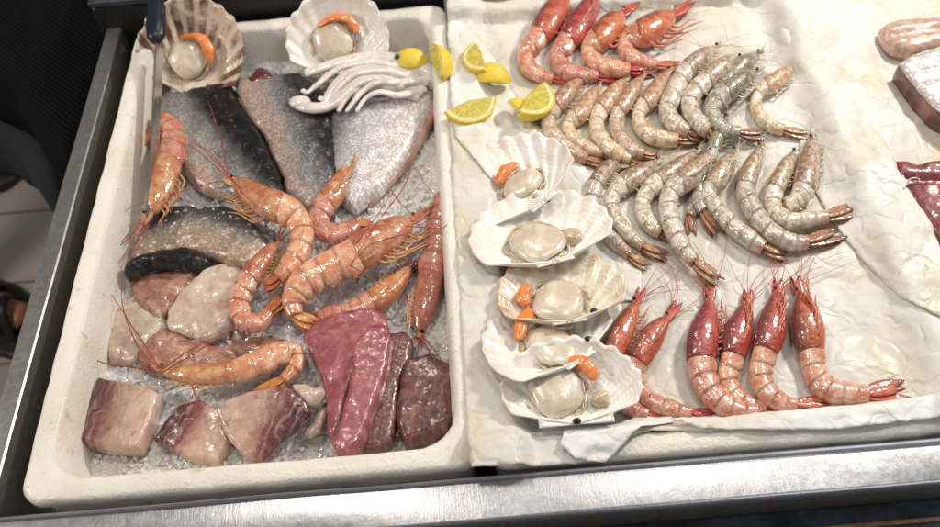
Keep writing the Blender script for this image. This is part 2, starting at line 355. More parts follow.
def resample(poly, step, smooth=True, jit=0):
    out = []; n = len(poly)
    for i in range(n):
        a, b, c, d = poly[i-1], poly[i], poly[(i+1) % n], poly[(i+2) % n]
        L = math.hypot(c[0]-b[0], c[1]-b[1]); k = max(1, int(L/step))
        for j in range(k):
            f = j/k
            if smooth:
                w = .35
                q = [((1-w)*(b[m_]+(c[m_]-b[m_])*f)+w*.5*((2*b[m_])+(-a[m_]+c[m_])*f+(2*a[m_]-5*b[m_]+4*c[m_]-d[m_])*f*f+(-a[m_]+3*b[m_]-3*c[m_]+d[m_])*f**3)) for m_ in (0, 1)]
            else: q = [b[m_]+(c[m_]-b[m_])*f for m_ in (0, 1)]
            if jit:
                nv = noise.noise_vector(Vector((q[0]*.12, q[1]*.12, poly[0][0])))
                nv2 = noise.noise_vector(Vector((q[0]*.45, q[1]*.45, poly[0][0])))
                q = [q[0]+(nv.x+nv2.x*.4)*jit, q[1]+(nv.y+nv2.y*.4)*jit]
            out.append(tuple(q))
    return out
def inside(p, poly):
    c = False; j = len(poly)-1
    for i in range(len(poly)):
        a, b = poly[i], poly[j]
        if (a[1] > p[1]) != (b[1] > p[1]) and p[0] < (b[0]-a[0])*(p[1]-a[1])/(b[1]-a[1])+a[0]: c = not c
        j = i
    return c
def edist(p, poly):
    m_ = 1e9
    for i in range(len(poly)):
        a, b = poly[i-1], poly[i]; dx, dy = b[0]-a[0], b[1]-a[1]; L = dx*dx+dy*dy or 1e-9
        t_ = max(0, min(1, ((p[0]-a[0])*dx+(p[1]-a[1])*dy)/L)); q = math.hypot(a[0]+dx*t_-p[0], a[1]+dy*t_-p[1])
        if q < m_: m_ = q
    return m_
def trimesh(poly, step, rng=None):
    pts = list(poly); nb = len(poly)
    x0 = min(p[0] for p in poly); x1 = max(p[0] for p in poly); y0 = min(p[1] for p in poly); y1 = max(p[1] for p in poly)
    r = random.Random(3); y = y0; k = 0; ds = [0.0]*nb
    while y < y1:
        x = x0+(k % 2)*step*.5
        while x < x1:
            q = (x+r.uniform(-.15, .15)*step, y+r.uniform(-.15, .15)*step)
            if inside(q, poly):
                d = edist(q, poly)
                if d > step*.45: pts.append(q); ds.append(d)
            x += step
        y += step*.87; k += 1
    vs, es, fs, ov, oe, of = geometry.delaunay_2d_cdt([Vector(p) for p in pts], [], [list(range(nb))], 1, 1e-5)
    return [tuple(v) for v in vs], fs, nb, [ds[o[0]] if o else 0.0 for o in ov], [bool(o and o[0] < nb) for o in ov]
def slab(name, poly, z, th, mat, label=None, cat=None, group=None, r=6, gx=0, gy=0, axis=None, amp=.001, nsc=60, step=3.2, jit=1.0, dome=0, fold=None, parent=None, mat2=None, flip=False, zf=None, smooth=True):
    """solid piece with a px outline of its top face at height z (m), thickness th; gx, gy = rise per 100 px"""
    poly = resample(poly, step, smooth, jit)
    V, Fc, nb, D, B = trimesh(poly, step)
    cx = sum(p[0] for p in poly)/len(poly); cy = sum(p[1] for p in poly)/len(poly); mb = MB()
    dm = max(D) or 1
    zz = lambda p: (zf(p) if zf else z)+gx*(p[0]-cx)/100+gy*(p[1]-cy)/100
    ax = axis or ((min(p[0] for p in poly), cy), (max(p[0] for p in poly), cy))
    A = P(*ax[0], z); Bv = P(*ax[1], z); d = (Bv-A).xy.normalized(); nrm = Vector((-d.y, d.x))*(-1 if flip else 1)
    W = [P(p[0], p[1], zz(p)) for p in V]
    q = [(w-A).xy.dot(nrm) for w in W]; q0, q1 = min(q), max(q)
    top = []; bot = []
    for p, w, dd, qq in zip(V, W, D, q):
        e = max(0, 1-dd/r); dz = -min(r/950, th*.45)*(1-math.sqrt(max(0, 1-e*e)))
        dz += amp*noise.fractal(w*nsc, 1, 2, 3)*min(1, dd/4)
        dz += dome*math.sqrt(min(1, dd/dm))
        if fold: dz += fold(p, w)*min(1, dd/3)
        uv = ((w-A).xy.dot(d), (qq-q0)/(q1-q0+1e-9)*1.0)
        top.append(mb.add(w+Vector((0, 0, dz)), (uv[0], uv[1]*(q1-q0)*1.0 if False else uv[1]*1.0)))
        bot.append(mb.add(w+Vector((0, 0, -th)), uv))
    # u in units of the width, so that patterns keep their proportions
    k = 1/(q1-q0+1e-9)*.12
    mb.uv = [(u*k/.12, v_) for u, v_ in mb.uv]
    for f in Fc:
        mb.face([top[i] for i in f]); mb.face([bot[i] for i in reversed(f)])
    # sides with a middle ring
    edges = {}
    for f in Fc:
        for i in range(len(f)):
            a, b = f[i], f[(i+1) % len(f)]
            edges[(a, b)] = 1
    rim = [(a, b) for (a, b) in edges if (b, a) not in edges]
    mid = {}
    c3 = sum(W, Vector())/len(W)
    for a, b in rim:
        for i in (a, b):
            if i not in mid:
                p0 = mb.v[top[i]]; p1 = mb.v[bot[i]]; o = (p0-c3); o.z = 0; o.normalize()
                nz_ = noise.noise(p0*90)*.0012
                mid[i] = [mb.add(p0.lerp(p1, t_)+o*(min(th*.05, .0008)*math.sin(math.pi*t_)+nz_), (mb.uv[top[i]][0], mb.uv[top[i]][1]+(.04*t_))) for t_ in (.33, .66)]
    for a, b in rim:
        L = [(top[a], top[b]), (mid[a][0], mid[b][0]), (mid[a][1], mid[b][1]), (bot[a], bot[b])]
        for (p, q_), (r_, s_) in zip(L, L[1:]): mb.face((p, r_, s_, q_), 1 if mat2 else 0)
    o = mb.build(name, [mat, mat2] if mat2 else mat, parent)
    if label: origin(o, (c3.x, c3.y, z-th)); tag(o, label, cat, group)
    return o

# ------------------------------------------------------------------ setting: floor and background
FZ = -0.92
t = NT('floor tiles'); br = t.n('TexBrick'); br.offset = .0
mp = t.n('Mapping', i0=t.obj()); mp.inputs['Location'].default_value = (.09, .02, 0); t.set(br.inputs['Vector'], mp.outputs[0])
br.inputs['Scale'].default_value = 1; br.inputs['Brick Width'].default_value = .45; br.inputs['Row Height'].default_value = .225; br.inputs['Mortar Size'].default_value = .004
br.inputs['Color1'].default_value = (.34, .30, .25, 1); br.inputs['Color2'].default_value = (.40, .35, .30, 1); br.inputs['Mortar'].default_value = (.07, .06, .05, 1)
t.p('Base Color', t.mix(t.math('MULTIPLY', t.noise(9, detail=6), .5), br.outputs[0], (.26, .22, .18))); t.p('Roughness', .4); M['floor'] = t.m
mb = MB()
for i in range(2):
    for j in range(2): mb.add((-5+10*i, -4+10*j, FZ))
mb.face((0, 2, 3, 1)); o = mb.build('floor', M['floor']); o['kind'] = 'structure'

def boxpart(name, lo, hi, mat, parent, bevel=.002):
    mb = MB(); mb.box(lo, hi); return mb.build(name, mat, parent, smooth=False, bevel=bevel)
def profile_x(name, prof, x0, x1, mat, parent, n=60, wob=.0):
    """extrude a (y, z) profile along x"""
    mb = MB(); rs = []; us = []
    for i in range(n+1):
        x = x0+(x1-x0)*i/n
        rs.append([Vector((x, y+wob*noise.noise(Vector((x*9, 3, k*.1))), z+wob*noise.noise(Vector((x*7, 8, k*.2))))) for k, (y, z) in enumerate(prof)]); us.append([(x, k/len(prof)) for k in range(len(prof))])
    mb.rings(rs, us); return mb.build(name, mat, parent, sharp=38)
def arcp(cx, cy, r, a0, a1, n=5):
    return [(cx+r*math.cos(math.radians(a0+(a1-a0)*k/n)), cy+r*math.sin(math.radians(a0+(a1-a0)*k/n))) for k in range(n+1)]
st = thing('display_counter', 'stainless steel fish counter with raised rail framing the white foam boxes', 'counter', (0, .6, FZ))
# front rail: flat top from y .285 to .328 with rounded nose and a thin upright lip at its back
prof = arcp(.2935, -.0075, .0042, 180, 100)+[(.3245, -.004), (.3255, -.0005), (.3270, .0003), (.3282, -.0006), (.3290, -.006), (.3290, -.14), (.3262, -.14), (.3262, -.0075), (.2955, -.0062), (.2912, -.0085), (.2912, -.0108), (.2893, -.0108)]
profile_x('front_rail', prof, -.452, .95, M['steel'], st, 120, .0009)
# left rail: flat top, inner wall facing right
mb = MB(); rs = []; us = []
pr = [(-.452, -.03), (-.452, -.006), (-.4505, -.0035), (-.433, -.003), (-.4315, -.0045), (-.4315, -.13), (-.4335, -.13), (-.4345, -.006), (-.4495, -.0065), (-.4495, -.03)]
for i in range(61):
    y = .3292+(1.3-.3292)*i/60
    rs.append([Vector((x+.0006*noise.noise(Vector((y*9, k*.1, 1))), y, z)) for k, (x, z) in enumerate(pr)]); us.append([(y, 0)]*len(pr))
mb.rings(rs, us); mb.build('side_rail', M['dull_steel'], st, sharp=30)
M['blackpaint'] = simple('black panel', (.010, .010, .011), .45, bump=.0006)
M['slate'] = simple('dark slate panel', (.045, .052, .065), .5, var=.5, scale=40)
M['wood'] = simple('worn wooden edge', (.34, .24, .13), .5, var=.5, scale=30)
boxpart('counter_top', (-.43, .3295, -.16), (.95, 1.3, -.135), M['dull_steel'], st)
boxpart('front_panel', (-.455, .2975, FZ+.0), (.95, .3285, -.165), M['blackpaint'], st)
boxpart('side_panel', (-.455, .329, FZ+.0), (-.437, 1.3, -.165), M['blackpaint'], st)
boxpart('lower_ledge', (-.455, .190, -.075), (.95, .2965, -.052), M['slate'], st, .003)
boxpart('ledge_trim', (-.455, .2745, -.0515), (.95, .2785, -.0495), M['wood'], st, .0008)
bk = thing('back_panel', 'matt black upright panel behind the foam boxes at the far edge', 'panel', (0, 1.1, -.13))
boxpart('panel', (-.46, 1.002, -.133), (-.005, 1.05, .03), M['blackpaint'], bk, .004)
boxpart('top_trim', (-.46, 1.0, .0315), (-.005, 1.052, .04), M['slate'], bk, .002)

# ------------------------------------------------------------------ foam boxes
def rrect(x0, y0, x1, y1, r, n=6):
    out = []
    for cx, cy, a in ((x1-r, y1-r, 0), (x0+r, y1-r, 90), (x0+r, y0+r, 180), (x1-r, y0+r, 270)):
        for k in range(n+1):
            b = math.radians(a+90*k/n); out.append((cx+r*math.cos(b), cy+r*math.sin(b)))
    # denser straight runs
    res = []
    for i in range(len(out)):
        a, b = out[i], out[(i+1) % len(out)]; L = math.hypot(b[0]-a[0], b[1]-a[1]); k = max(1, int(L/.012))
        for j in range(k): res.append((a[0]+(b[0]-a[0])*j/k, a[1]+(b[1]-a[1])*j/k))
    return res
def foam_box(x0, y0, x1, y1, rim, top, label, depth=.125):
    # all rings use the same outline sampling: offset the outer outline inward
    base = rrect(x0, y0, x1, y1, .022)
    def ring(ins, z, rad):
        out = []
        for (x, y) in base:
            out.append((x, y, ins, z, rad))
        return out
    def shape(ins, z, rad):
        # map by the signed position on the outline: shrink about the centre line of every side, rounder inside
        cx, cy = (x0+x1)/2, (y0+y1)/2; hw, hh = (x1-x0)/2, (y1-y0)/2; pts = []
        for (x, y) in base:
            a, b = (x-cx)/hw, (y-cy)/hh
            X, Y = a*(hw-ins), b*(hh-ins)
            # round the corners by radius rad
            ex, ey = abs(X)-(hw-ins-rad), abs(Y)-(hh-ins-rad)
            if ex > 0 and ey > 0:
                L = math.hypot(ex, ey)
                if L > rad: X = math.copysign(hw-ins-rad+ex/L*rad, X); Y = math.copysign(hh-ins-rad+ey/L*rad, Y)
            p = Vector((cx+X, cy+Y, z)); p += noise.noise_vector(p*45)*.0011 + noise.noise_vector(p*190)*.0005; pts.append(p)
        return pts
    prof = [(.010, top-depth, .02), (.006, top-.03, .02), (.004, top-.014, .02), (.0035, top-.012, .02), (.000, top-.0115, .022), (.0, top-.004, .022), (.0015, top-.001, .022), (.004, top, .022),
            (rim-.006, top+.0005, .03), (rim-.002, top-.0012, .034), (rim, top-.005, .036), (rim+.003, top-.03, .04), (rim+.006, top-.062, .04), (rim+.009, top-depth+.02, .04)]
    mb = MB(); rs = [shape(*q) for q in prof]
    mb.rings(rs, [[(0, 0)]*len(base)]*len(rs), cap=(True, True))
    o = mb.build('foam_box', M['foam']); origin(o, ((x0+x1)/2, (y0+y1)/2, top-depth))
    return tag(o, label, 'foam box', 'white foam boxes set side by side in the counter')
foam_box(-.408, .3385, -.003, .992, .022, 0.0, 'white styrofoam box of crushed ice holding fish fillets, big orange prawns and tuna')
foam_box(.000, .3365, .432, .992, .024, -.003, 'white styrofoam box lined with paper under the scallops and rows of shrimps')
foam_box(.435, .3365, .86, .992, .024, -.003, 'white styrofoam box at the right edge under paper, raw red meat in it')

# ice (one mass, uncountable)
def ice_z(x, y):
    m_ = math.exp(-((x+.17)**2/.03+(y-.63)**2/.06))
    return -.064+.013*m_+.010*sm(y, .80, .97)+.006*sm(x, -.1, -.03)
mb = MB(); X0, Y0, X1, Y1 = -.395, .352, -.014, .972; nx, ny = 175, 285; ids = {}
for i in range(nx+1):
    for j in range(ny+1):
        x = X0+(X1-X0)*i/nx; y = Y0+(Y1-Y0)*j/ny; q = Vector((x, y, 0))
        d = noise.voronoi(q*150)[0]; d2 = noise.voronoi(q*330+Vector((4, 2, 0)))[0]
        z = ice_z(x, y)+.0035*(d[1]-d[0])*1.6+.0012*(d2[1]-d2[0])+.002*noise.noise(q*40)
        if i in (0, nx) or j in (0, ny): z -= .02
        ids[i, j] = mb.add((x, y, z), (x, y))
for i in range(nx):
    for j in range(ny): mb.face((ids[i, j], ids[i+1, j], ids[i+1, j+1], ids[i, j+1]))
for k in range(2600):      # loose chips
    x = random.uniform(-.375, -.04); y = random.uniform(.375, .955); r = random.uniform(.0012, .0036)*(1.6 if k % 5 == 0 else 1); z = ice_z(x, y)+random.uniform(.001, .004)
    rot = Matrix.Rotation(random.uniform(0, 6.3), 3, Vector((random.random(), random.random(), random.random()+.01)).normalized())
    n0 = [mb.add(Vector((x, y, z))+rot @ Vector(q)*r*random.uniform(.7, 1.3)) for q in ((1, 0, .5), (0, 1, .5), (-1, 0, .6), (0, -1, .4), (.3, .2, 1.2), (.2, -.2, -1))]
    for a, b in ((0, 1), (1, 2), (2, 3), (3, 0)): mb.face((n0[a], n0[b], n0[4])); mb.face((n0[b], n0[a], n0[5]))
o = mb.build('crushed_ice', M['ice'], smooth=False)
o['kind'] = 'stuff'; o['label'] = 'wet crushed ice filling the left foam box'; o['category'] = 'ice'

# ------------------------------------------------------------------ paper
def ridge(p, s, o=0):
    q = Vector((p.x*s+o, p.y*s, o*.7)); w = noise.noise_vector(q*.6)*.6
    return 1-abs(noise.noise(q+w))*2
def pbase(x, y):
    z = -.016
    z += .018*(1-sm(x, .024, .046)) + .019*sm(x, .385, .428)*(1-sm(x, .465, .53))
    z += .016*(1-sm(y, .360, .378)) + .017*sm(y, .955, .975)
    return z
def pcrumple(x, y):
    p = Vector((x, y, 0)); calm = .18+.82*max(sm(x, .30, .38)*(.75 if y < .7 else 1), sm(-x, -.10, -.02)*.5, sm(-y, -.40, -.365)*.3)
    h = .0052*(ridge(p, 9)-.55)*calm+.0036*(ridge(p, 21, 5)-.5)*calm+.0011*(ridge(p, 48, 9)-.5)
    return h+.0004*noise.noise(p*160)
def paper_z(x, y): return pbase(x, y)+pcrumple(x, y)
def sheet(name, poly, zfn, step, mat, label, cat='paper', group=None, th=.0005, z0=-.008, jit=1.2, smooth=False):
    poly = resample(poly, step, smooth, jit); V, Fc, nb, D, B = trimesh(poly, step); mb = MB(); top = []
    for p, d in zip(V, D):
        w = P(p[0], p[1], z0)
        z = zfn(w.x, w.y, p, d); w = P(p[0], p[1], z0+(z-z0)*.5); w.z = z
        top.append(mb.add(w, (w.x, w.y)))
    for f in Fc: mb.face([top[i] for i in f])
    o = mb.build(name, mat); s_ = o.modifiers.new('s', 'SOLIDIFY'); s_.thickness = th; s_.offset = 1
    c = sum(mb.v, Vector())/len(mb.v); origin(o, (c.x, c.y, z0)); return tag(o, label, cat, group)
main_poly = [(446, -70), (1090, -70), (1090, 300), (990, 405), (940, 412), (860, 420), (780, 428), (700, 434), (652, 432), (630, 438), (604, 462), (540, 469), (472, 474), (468, 440), (462, 330), (455, 220), (450, 120)]
sheet('greaseproof_paper', main_poly, lambda x, y, p, d: paper_z(x, y)+.002*sm(-d, -8, 0)*noise.noise(Vector((p[0]*.05, p[1]*.05, 3))), 4.2, M['paper'],
      'large wrinkled cream greaseproof sheet under the scallops and shrimps', group='papers lining the boxes')
sheet('paper_liner', [(448, 28), (462, 26), (472, 34), (486, 46), (500, 66), (512, 90), (528, 116), (556, 138), (588, 170), (640, 232), (640, 300), (600, 290), (560, 240), (500, 190), (456, 140), (450, 85)],
      lambda x, y, p, d: paper_z(x, y)+.0025+.004*max(0, ridge(Vector((x, y, 0)), 22, 2)-.2)*min(1, d/6), 3.4, M['liner'],
      'bright white crumpled kitchen paper beneath the lemon wedges', group='papers lining the boxes', smooth=True)
sheet('paper_flap', [(480, 140), (500, 165), (545, 235), (600, 300), (628, 360), (640, 405), (700, 423), (652, 404), (654, 420), (620, 446), (606, 461), (560, 452), (520, 410), (490, 350), (470, 260)][0:0] or
      [(566, 425), (600, 428), (630, 420), (652, 402), (664, 404), (676, 424), (640, 430), (618, 452), (604, 466), (575, 462), (560, 448)],
      lambda x, y, p, d: paper_z(x, y)+.004+.006*max(0, ridge(Vector((x, y, 0)), 30, 4)-.3), 3, M['liner'],
      'torn white paper corner folded over below the lowest scallop', group='papers lining the boxes')
sheet('paper_edge_strip', [(668, 421), (720, 420), (790, 413), (860, 408), (990, 390), (990, 416), (900, 424), (840, 432), (760, 433), (700, 431)],
      lambda x, y, p, d: max(paper_z(x, y), .0)+.003+.003*noise.noise(Vector((x*30, y*30, 0))), 3, M['liner'],
      'bluish white paper hem hanging over the front rim beside the red prawn tails', group='papers lining the boxes')

# ------------------------------------------------------------------ prawns
def prawn(name, kd, pts, split, tail, z, label, group, nlegs=5, feel=None, rost=1.0, side=None, scale_len=1.6, thick=.76, spread=.35, legs_over=False, legL=1.0, antL=(90, 150), nant=2, face=None, zt=0.0):
    """pts: (px, py, half width px) from head to last abdomen segment; split: index where the carapace ends; tail: (px, py) tip"""
    rn = random.Random(len(label)*131+int(pts[0][0]*7+pts[0][1])); K = M[kd]; n = len(pts)
    cr = sum((pts[i][0]-pts[i-1][0])*(pts[i+1][1]-pts[i][1])-(pts[i][1]-pts[i-1][1])*(pts[i+1][0]-pts[i][0]) for i in range(1, n-1))
    wf = rn.uniform(.92, 1.08) if kd in ('grey', 'bluegrey', 'amber') else 1
    vs = side if side else (1 if cr > 0 else -1)        # +1: ventral on the +n side (n = (-dy, dx))
    def frame(t_):
        x, y, w = crom(pts, t_); w *= (.85 if kd == 'red' else .77 if kd == 'orange' else .75)*wf; a = crom(pts, t_-.08); b = crom(pts, t_+.08)
        dx, dy = b[0]-a[0], b[1]-a[1]; L = math.hypot(dx, dy) or 1; nx, ny = -dy/L, dx/L
        zz = z+zt*(1-t_/(n-1))
        e = .0
        a1 = P(x+nx*w*vs, y+ny*w*vs, zz); a0 = P(x-nx*w*vs, y-ny*w*vs, zz)
        ven = (a1-a0)/2; hb = ven.length*thick; c = P(x, y, zz+hb*.9); tx = P(x-dx/L*4, y-dy/L*4, zz)-P(x, y, zz)
        return c, ven, hb, tx.normalized()
    def xs(t_, k, ky=1.0, pleura=0):
        c, ven, hb, T = frame(t_); out = []
        for j in range(18):
            a = 2*math.pi*j/18; ca, sa = math.cos(a), math.sin(a)
            kk = k*(1+(pleura if ca > 0.2 else 0)*ca); e_ = .86
            out.append(c+ven*math.copysign(abs(ca)**e_, ca)*kk+Vector((0, 0, 1))*math.copysign(abs(sa)**e_, sa)*hb*k*ky*(1-.25*max(0, ca)))
        return out
    def uvr(u): return [(u, 1-abs(2*j/18-1)) if False else (u, .5+.5*math.cos(2*math.pi*j/18)) for j in range(18)]
    c0 = frame(split)[0]
    root = thing(name, label, 'prawn' if kd in ('red', 'orange') else 'shrimp', (c0.x, c0.y, z), group)
    # carapace: front taper, fuller middle, rear lip
    mb = MB(); rs = []; us = []; N = 16
    for i in range(N+1):
        s_ = i/N; k = (.74+.26*sm(s_, -.05, .5))*(1-.45*(1-sm(s_, 0, .12))) if s_ < .5 else 1.0
        k *= 1.05+.03*math.sin(s_*math.pi)-(.02 if i == N else 0); t_ = split*s_+.06
        rs.append(xs(t_, k)); us.append(uvr(s_))
    mb.rings(rs, us); mb.build('carapace', K['car'], root)
    # abdomen in six plates
    mb = MB(); rs = []; us = []; seg = 6
    for s_ in range(seg):
        for q in range(7):
            tt = q/6; g = (s_+tt)/seg; g = g**.92; t_ = split-.05+(n-1-split+.05)*g
            k = (.975+.036*tt**.6) if kd in ('red', 'orange') else (.985+.018*tt**.6)*(1 if s_ else 1); k *= 1-.10*sm(g, .8, 1.)
            if q == 6: k *= 1.0
            rs.append(xs(t_, k, 1, (.20 if kd in ('red', 'orange') else .12)*math.sin(math.pi*tt)*(1 if s_ < 5 else 0))); us.append(uvr(s_+tt*.999))
    mb.rings(rs, us); mb.build('abdomen', K['abd'], root)
    # tail fan
    ce, ven, hb, T = frame(n-1); tipz = z+.002; w = pts[-1][2]
    tip = P(tail[0], tail[1], tipz); d = tip-ce; L = d.length; sd = Vector((-d.y, d.x, 0)).normalized(); V_ = ven.length
    mb = MB()
    mb.leaf(ce-d*.10+Vector((0, 0, hb*.25)), d, sd, L*.95, V_*.5, hb*.16)
    for s_, ln, wd, dz in ((1, 1.0, .62, .0), (-1, 1.03, .62, .0), (1, .90, .60, -.3), (-1, .94, .60, -.3)):
        sp = spread*(1 if dz == 0 else 1.7)
        dd = (d.normalized()+sd*s_*sp*.5+Vector((0, 0, dz*.12))); mb.leaf(ce-d*.08+sd*s_*V_*.22+Vector((0, 0, dz*hb*.5)), dd, sd, L*ln*1.05, V_*wd, hb*.07, -.15*L*abs(dz))
    mb.build('tail_fan', K['tail'], root)
    # head
    cf, ven, hb, T = frame(.1); dor = -ven; vl = ven.length; U = Vector((0, 0, 1)); VL = frame(split*.5)[1].length
    if rost:
        mb = MB(); L = VL*1.5*rost; pts_ = [cf+dor*.35-T*VL*.3+U*hb*.3, cf+dor*.42+T*L*.35+U*hb*.15, cf+dor*.55+T*L*.7, cf+dor*.8+T*L]
        mb.tube([crom([tuple(p) for p in pts_], i*3/9) for i in range(10)], [VL*.16*(1-i/9.6) for i in range(10)], 6)
        for i in range(5):
            b = Vector(crom([tuple(p) for p in pts_], .5+i*.5)); mb.tube([b, b+dor.normalized()*VL*.16+T*VL*.08], [VL*.05, VL*.01], 5)
        mb.build('rostrum', K['tail'] if kd in ('red', 'orange') else K['car'], root)
    if scale_len:
        for s_ in (1, -1):
            mb = MB(); dd = T+ven.normalized()*.12*s_+dor.normalized()*.12; mb.leaf(cf-T*VL*.3+ven*.1*s_+U*hb*.2*s_, dd, ven, VL*(scale_len+.45), VL*.34, hb*.16)
            mb.build('antennal_scale', K['tail'] if kd == 'red' else K['car'], root)
    for s_ in (1, -1):
        mb = MB(); e = cf+dor*.55+U*hb*.62*s_+T*VL*.28; e.z = max(e.z, z+.0015)
        mb.tube([cf+dor*.3+U*hb*.3*s_, e], [VL*.09, VL*.08], 6); eo = MB(); eo.sphere(e, .0020 if kd != 'orange' else .0024)
        ey = eo.build('eye', M['eye'], root)
        mb.build('eye_stalk', K['car'], ey)
    # feelers
    gz = lambda p: z+.0015
    paths = [[P(q[0], q[1], (q[2] if len(q) > 2 else z+.006)) for q in f] for f in (feel or [])]
    if kd == 'red': nant = max(nant, 5)
    if kd in ('red', 'orange'): nlegs = nlegs+(2 if kd == 'red' else 4)
    if kd == 'orange': nant = nant+2
    for k in range(nant):
        a = rn.uniform(-.75, .75); Lp = rn.uniform(*antL)/980; p = cf+T*VL*.5; dd = (T*math.cos(a)+Vector((-T.y, T.x, 0))*math.sin(a)); cv = rn.uniform(-9, 9); pp = [p]
        for i in range(9):
            dd = Matrix.Rotation(math.radians(cv+rn.uniform(-4, 4)), 3, 'Z') @ dd; p = p+dd*Lp/9
            pp.append(Vector((p.x, p.y, max(z+.001, cf.z*.0+cf.z+(z+.003-cf.z)*min(1, (i+1)/5)+rn.uniform(0, .003)))))
        paths.append(pp)
    for pp in paths:
        mb = MB(); q = [tuple(p) for p in pp]; m_ = 8*len(q)
        mb.tube([crom(q, i*(len(q)-1)/m_) for i in range(m_+1)], [.00042*(1-.6*i/m_) if kd != 'orange' else .0008*(1-.6*i/m_) for i in range(m_+1)], 4); mb.build('antenna', K['ant'], root)
    # walking legs folded forward along the belly
    for i in range(nlegs):
        s_ = .25+.6*i/max(1, nlegs-1); c, ven, hb, T = frame(split*s_); v = ven.normalized(); vl = ven.length; o_ = rn.uniform(.75, 1.15)*legL
        if legs_over: a = c+ven*.35+U*hb*.9; b = c+ven*(.55*o_)+U*hb*1.15+T*vl*.9*o_; e = c+ven*(.15+.5*rn.random())+U*hb*1.0+T*vl*2.0*o_
        else: a = c+ven*.7-U*hb*.1+U*hb*.25*(i % 2); b = c+ven*(1.25+.3*rn.random())*1.0+T*vl*.55*o_-U*hb*(.1); e = c+ven*(.95+.55*rn.random())+T*vl*(1.6*o_)-U*hb*.35
        f = e+T*vl*.7*o_+v*vl*rn.uniform(-.15, .3)-U*hb*.1
        for q in (b, e, f): q.z = max(q.z, z+.001)
        q = [tuple(a), tuple(b), tuple(e), tuple(f)]; mb = MB(); r0 = vl*(.11 if kd == 'red' else .095)
        mb.tube([crom(q, j*3/12) for j in range(13)], [r0*(1-.75*j/12) for j in range(13)], 6); mb.build('leg', K['leg'], root)
    for i in range(4):
        t_ = split+(n-1-split)*(.14+.2*i); c, ven, hb, T = frame(t_); mb = MB(); dd = ven.normalized()*.8+T*(.5+rn.uniform(-.2, .2))
        mb.leaf(c+ven*.75-U*hb*.1, dd, T, ven.length*rn.uniform(.5, .75), ven.length*.16, hb*.15); mb.build('swimmeret', K['leg'], root)
    return root
GR = 'red prawns in a row along the front edge'; GT = 'red prawns in a row at the top'; GU = 'grey shrimps in the upper row'; GL = 'grey shrimps in the lower row'; GO = 'large orange prawns on ice'
zp = -.015
prawn('red_prawn', 'red', [(637, 303, 8), (628, 320, 12), (618, 340, 14), (610, 360, 12), (609, 380, 10), (620, 400, 10), (634, 410, 9), (648, 415, 8)], 2.7, (672, 417), zp, 'red prawn leftmost in the front row, its body going under a scallop shell', GR, 4, None, 1, -1, 1.9, antL=(40, 90), nant=3)
prawn('red_prawn', 'red', [(668, 318, 8), (655, 333, 13), (643, 352, 14), (634, 368, 12), (637, 385, 10), (650, 401, 10), (672, 409, 9), (692, 413, 7)], 2.6, (721, 419), zp, 'red prawn second from left in front row, dark carapace, deep red tail tip', GR, 5, None, 1, -1, 2.1, antL=(50, 120), nant=3, legs_over=True)
prawn('red_prawn', 'red', [(710, 300, 9), (707, 318, 14), (702, 342, 18), (701, 364, 16), (707, 386, 14), (720, 402, 13), (738, 410, 11), (758, 412, 9)], 2.8, (790, 416), zp, 'red prawn third from left in front row with the broadest purple carapace', GR, 5, None, 1, -1, 1.6, antL=(60, 130), nant=4)
prawn('red_prawn', 'red', [(747, 303, 9), (742, 320, 14), (736, 342, 16), (731, 361, 13), (727, 378, 12), (733, 395, 11), (749, 404, 9), (766, 408, 8)], 2.7, (796, 411), zp-.001, 'red prawn fourth from left in front row, half covered by its neighbours', GR, 5, None, 1, -1, 1.4, antL=(50, 120), nant=3, legs_over=True)
prawn('red_prawn', 'red', [(778, 292, 9), (774, 312, 14), (770, 335, 17), (763, 357, 14), (760, 374, 13), (765, 390, 12), (780, 402, 10), (797, 405, 8)], 2.7, (836, 406), zp+.003, 'red prawn second from right in front row, bright highlight and dark tail tip', GR, 5, None, 1, -1, 1.4, antL=(50, 110), nant=3, legs_over=True)
prawn('red_prawn', 'red', [(800, 292, 9), (803, 310, 15), (809, 334, 18), (812, 358, 14), (816, 376, 13), (829, 390, 13), (850, 394, 12), (868, 394, 11)], 2.7, (912, 389), zp, 'red prawn rightmost in front row, stretched body and tail pointing right', GR, 5, [[(815, 308, 0), (828, 314, .0), (844, 318, -.005), (850, 324, -.01)]], 1, -1, 1.3, antL=(40, 80), nant=2, legs_over=True)

prawn('red_prawn', 'red', [(571, -14, 8), (562, 2, 12), (548, 22, 14), (536, 39, 11), (526, 52, 9.5), (527, 66, 9), (540, 75, 7), (553, 78, 5)], 2.7, (574, 80), zp, 'red prawn leftmost of four at the top, head cut off by the photo edge', GT, 4, None, 1, -1, 1.4, nant=2, antL=(30, 60))
prawn('red_prawn', 'red', [(598, -8, 8), (590, 8, 12), (577, 28, 14), (564, 45, 11), (557, 58, 10), (566, 71, 9), (584, 75, 7), (598, 76, 6)], 2.7, (622, 78), zp, 'red prawn second from left at the top with two pale legs over it', GT, 5, None, 1, -1, 1.4, nant=2, antL=(30, 70), legs_over=True)
prawn('red_prawn', 'red', [(624, 15, 8), (615, 23, 12), (602, 36, 13), (590, 46, 10), (590, 58, 9), (603, 66, 8.5), (618, 69, 8), (630, 70, 7)], 2.5, (656, 68), zp+.001, 'red prawn third from left at the top with bright red tail', GT, 4, None, 1.4, -1, 2.0, nant=2, antL=(40, 70))
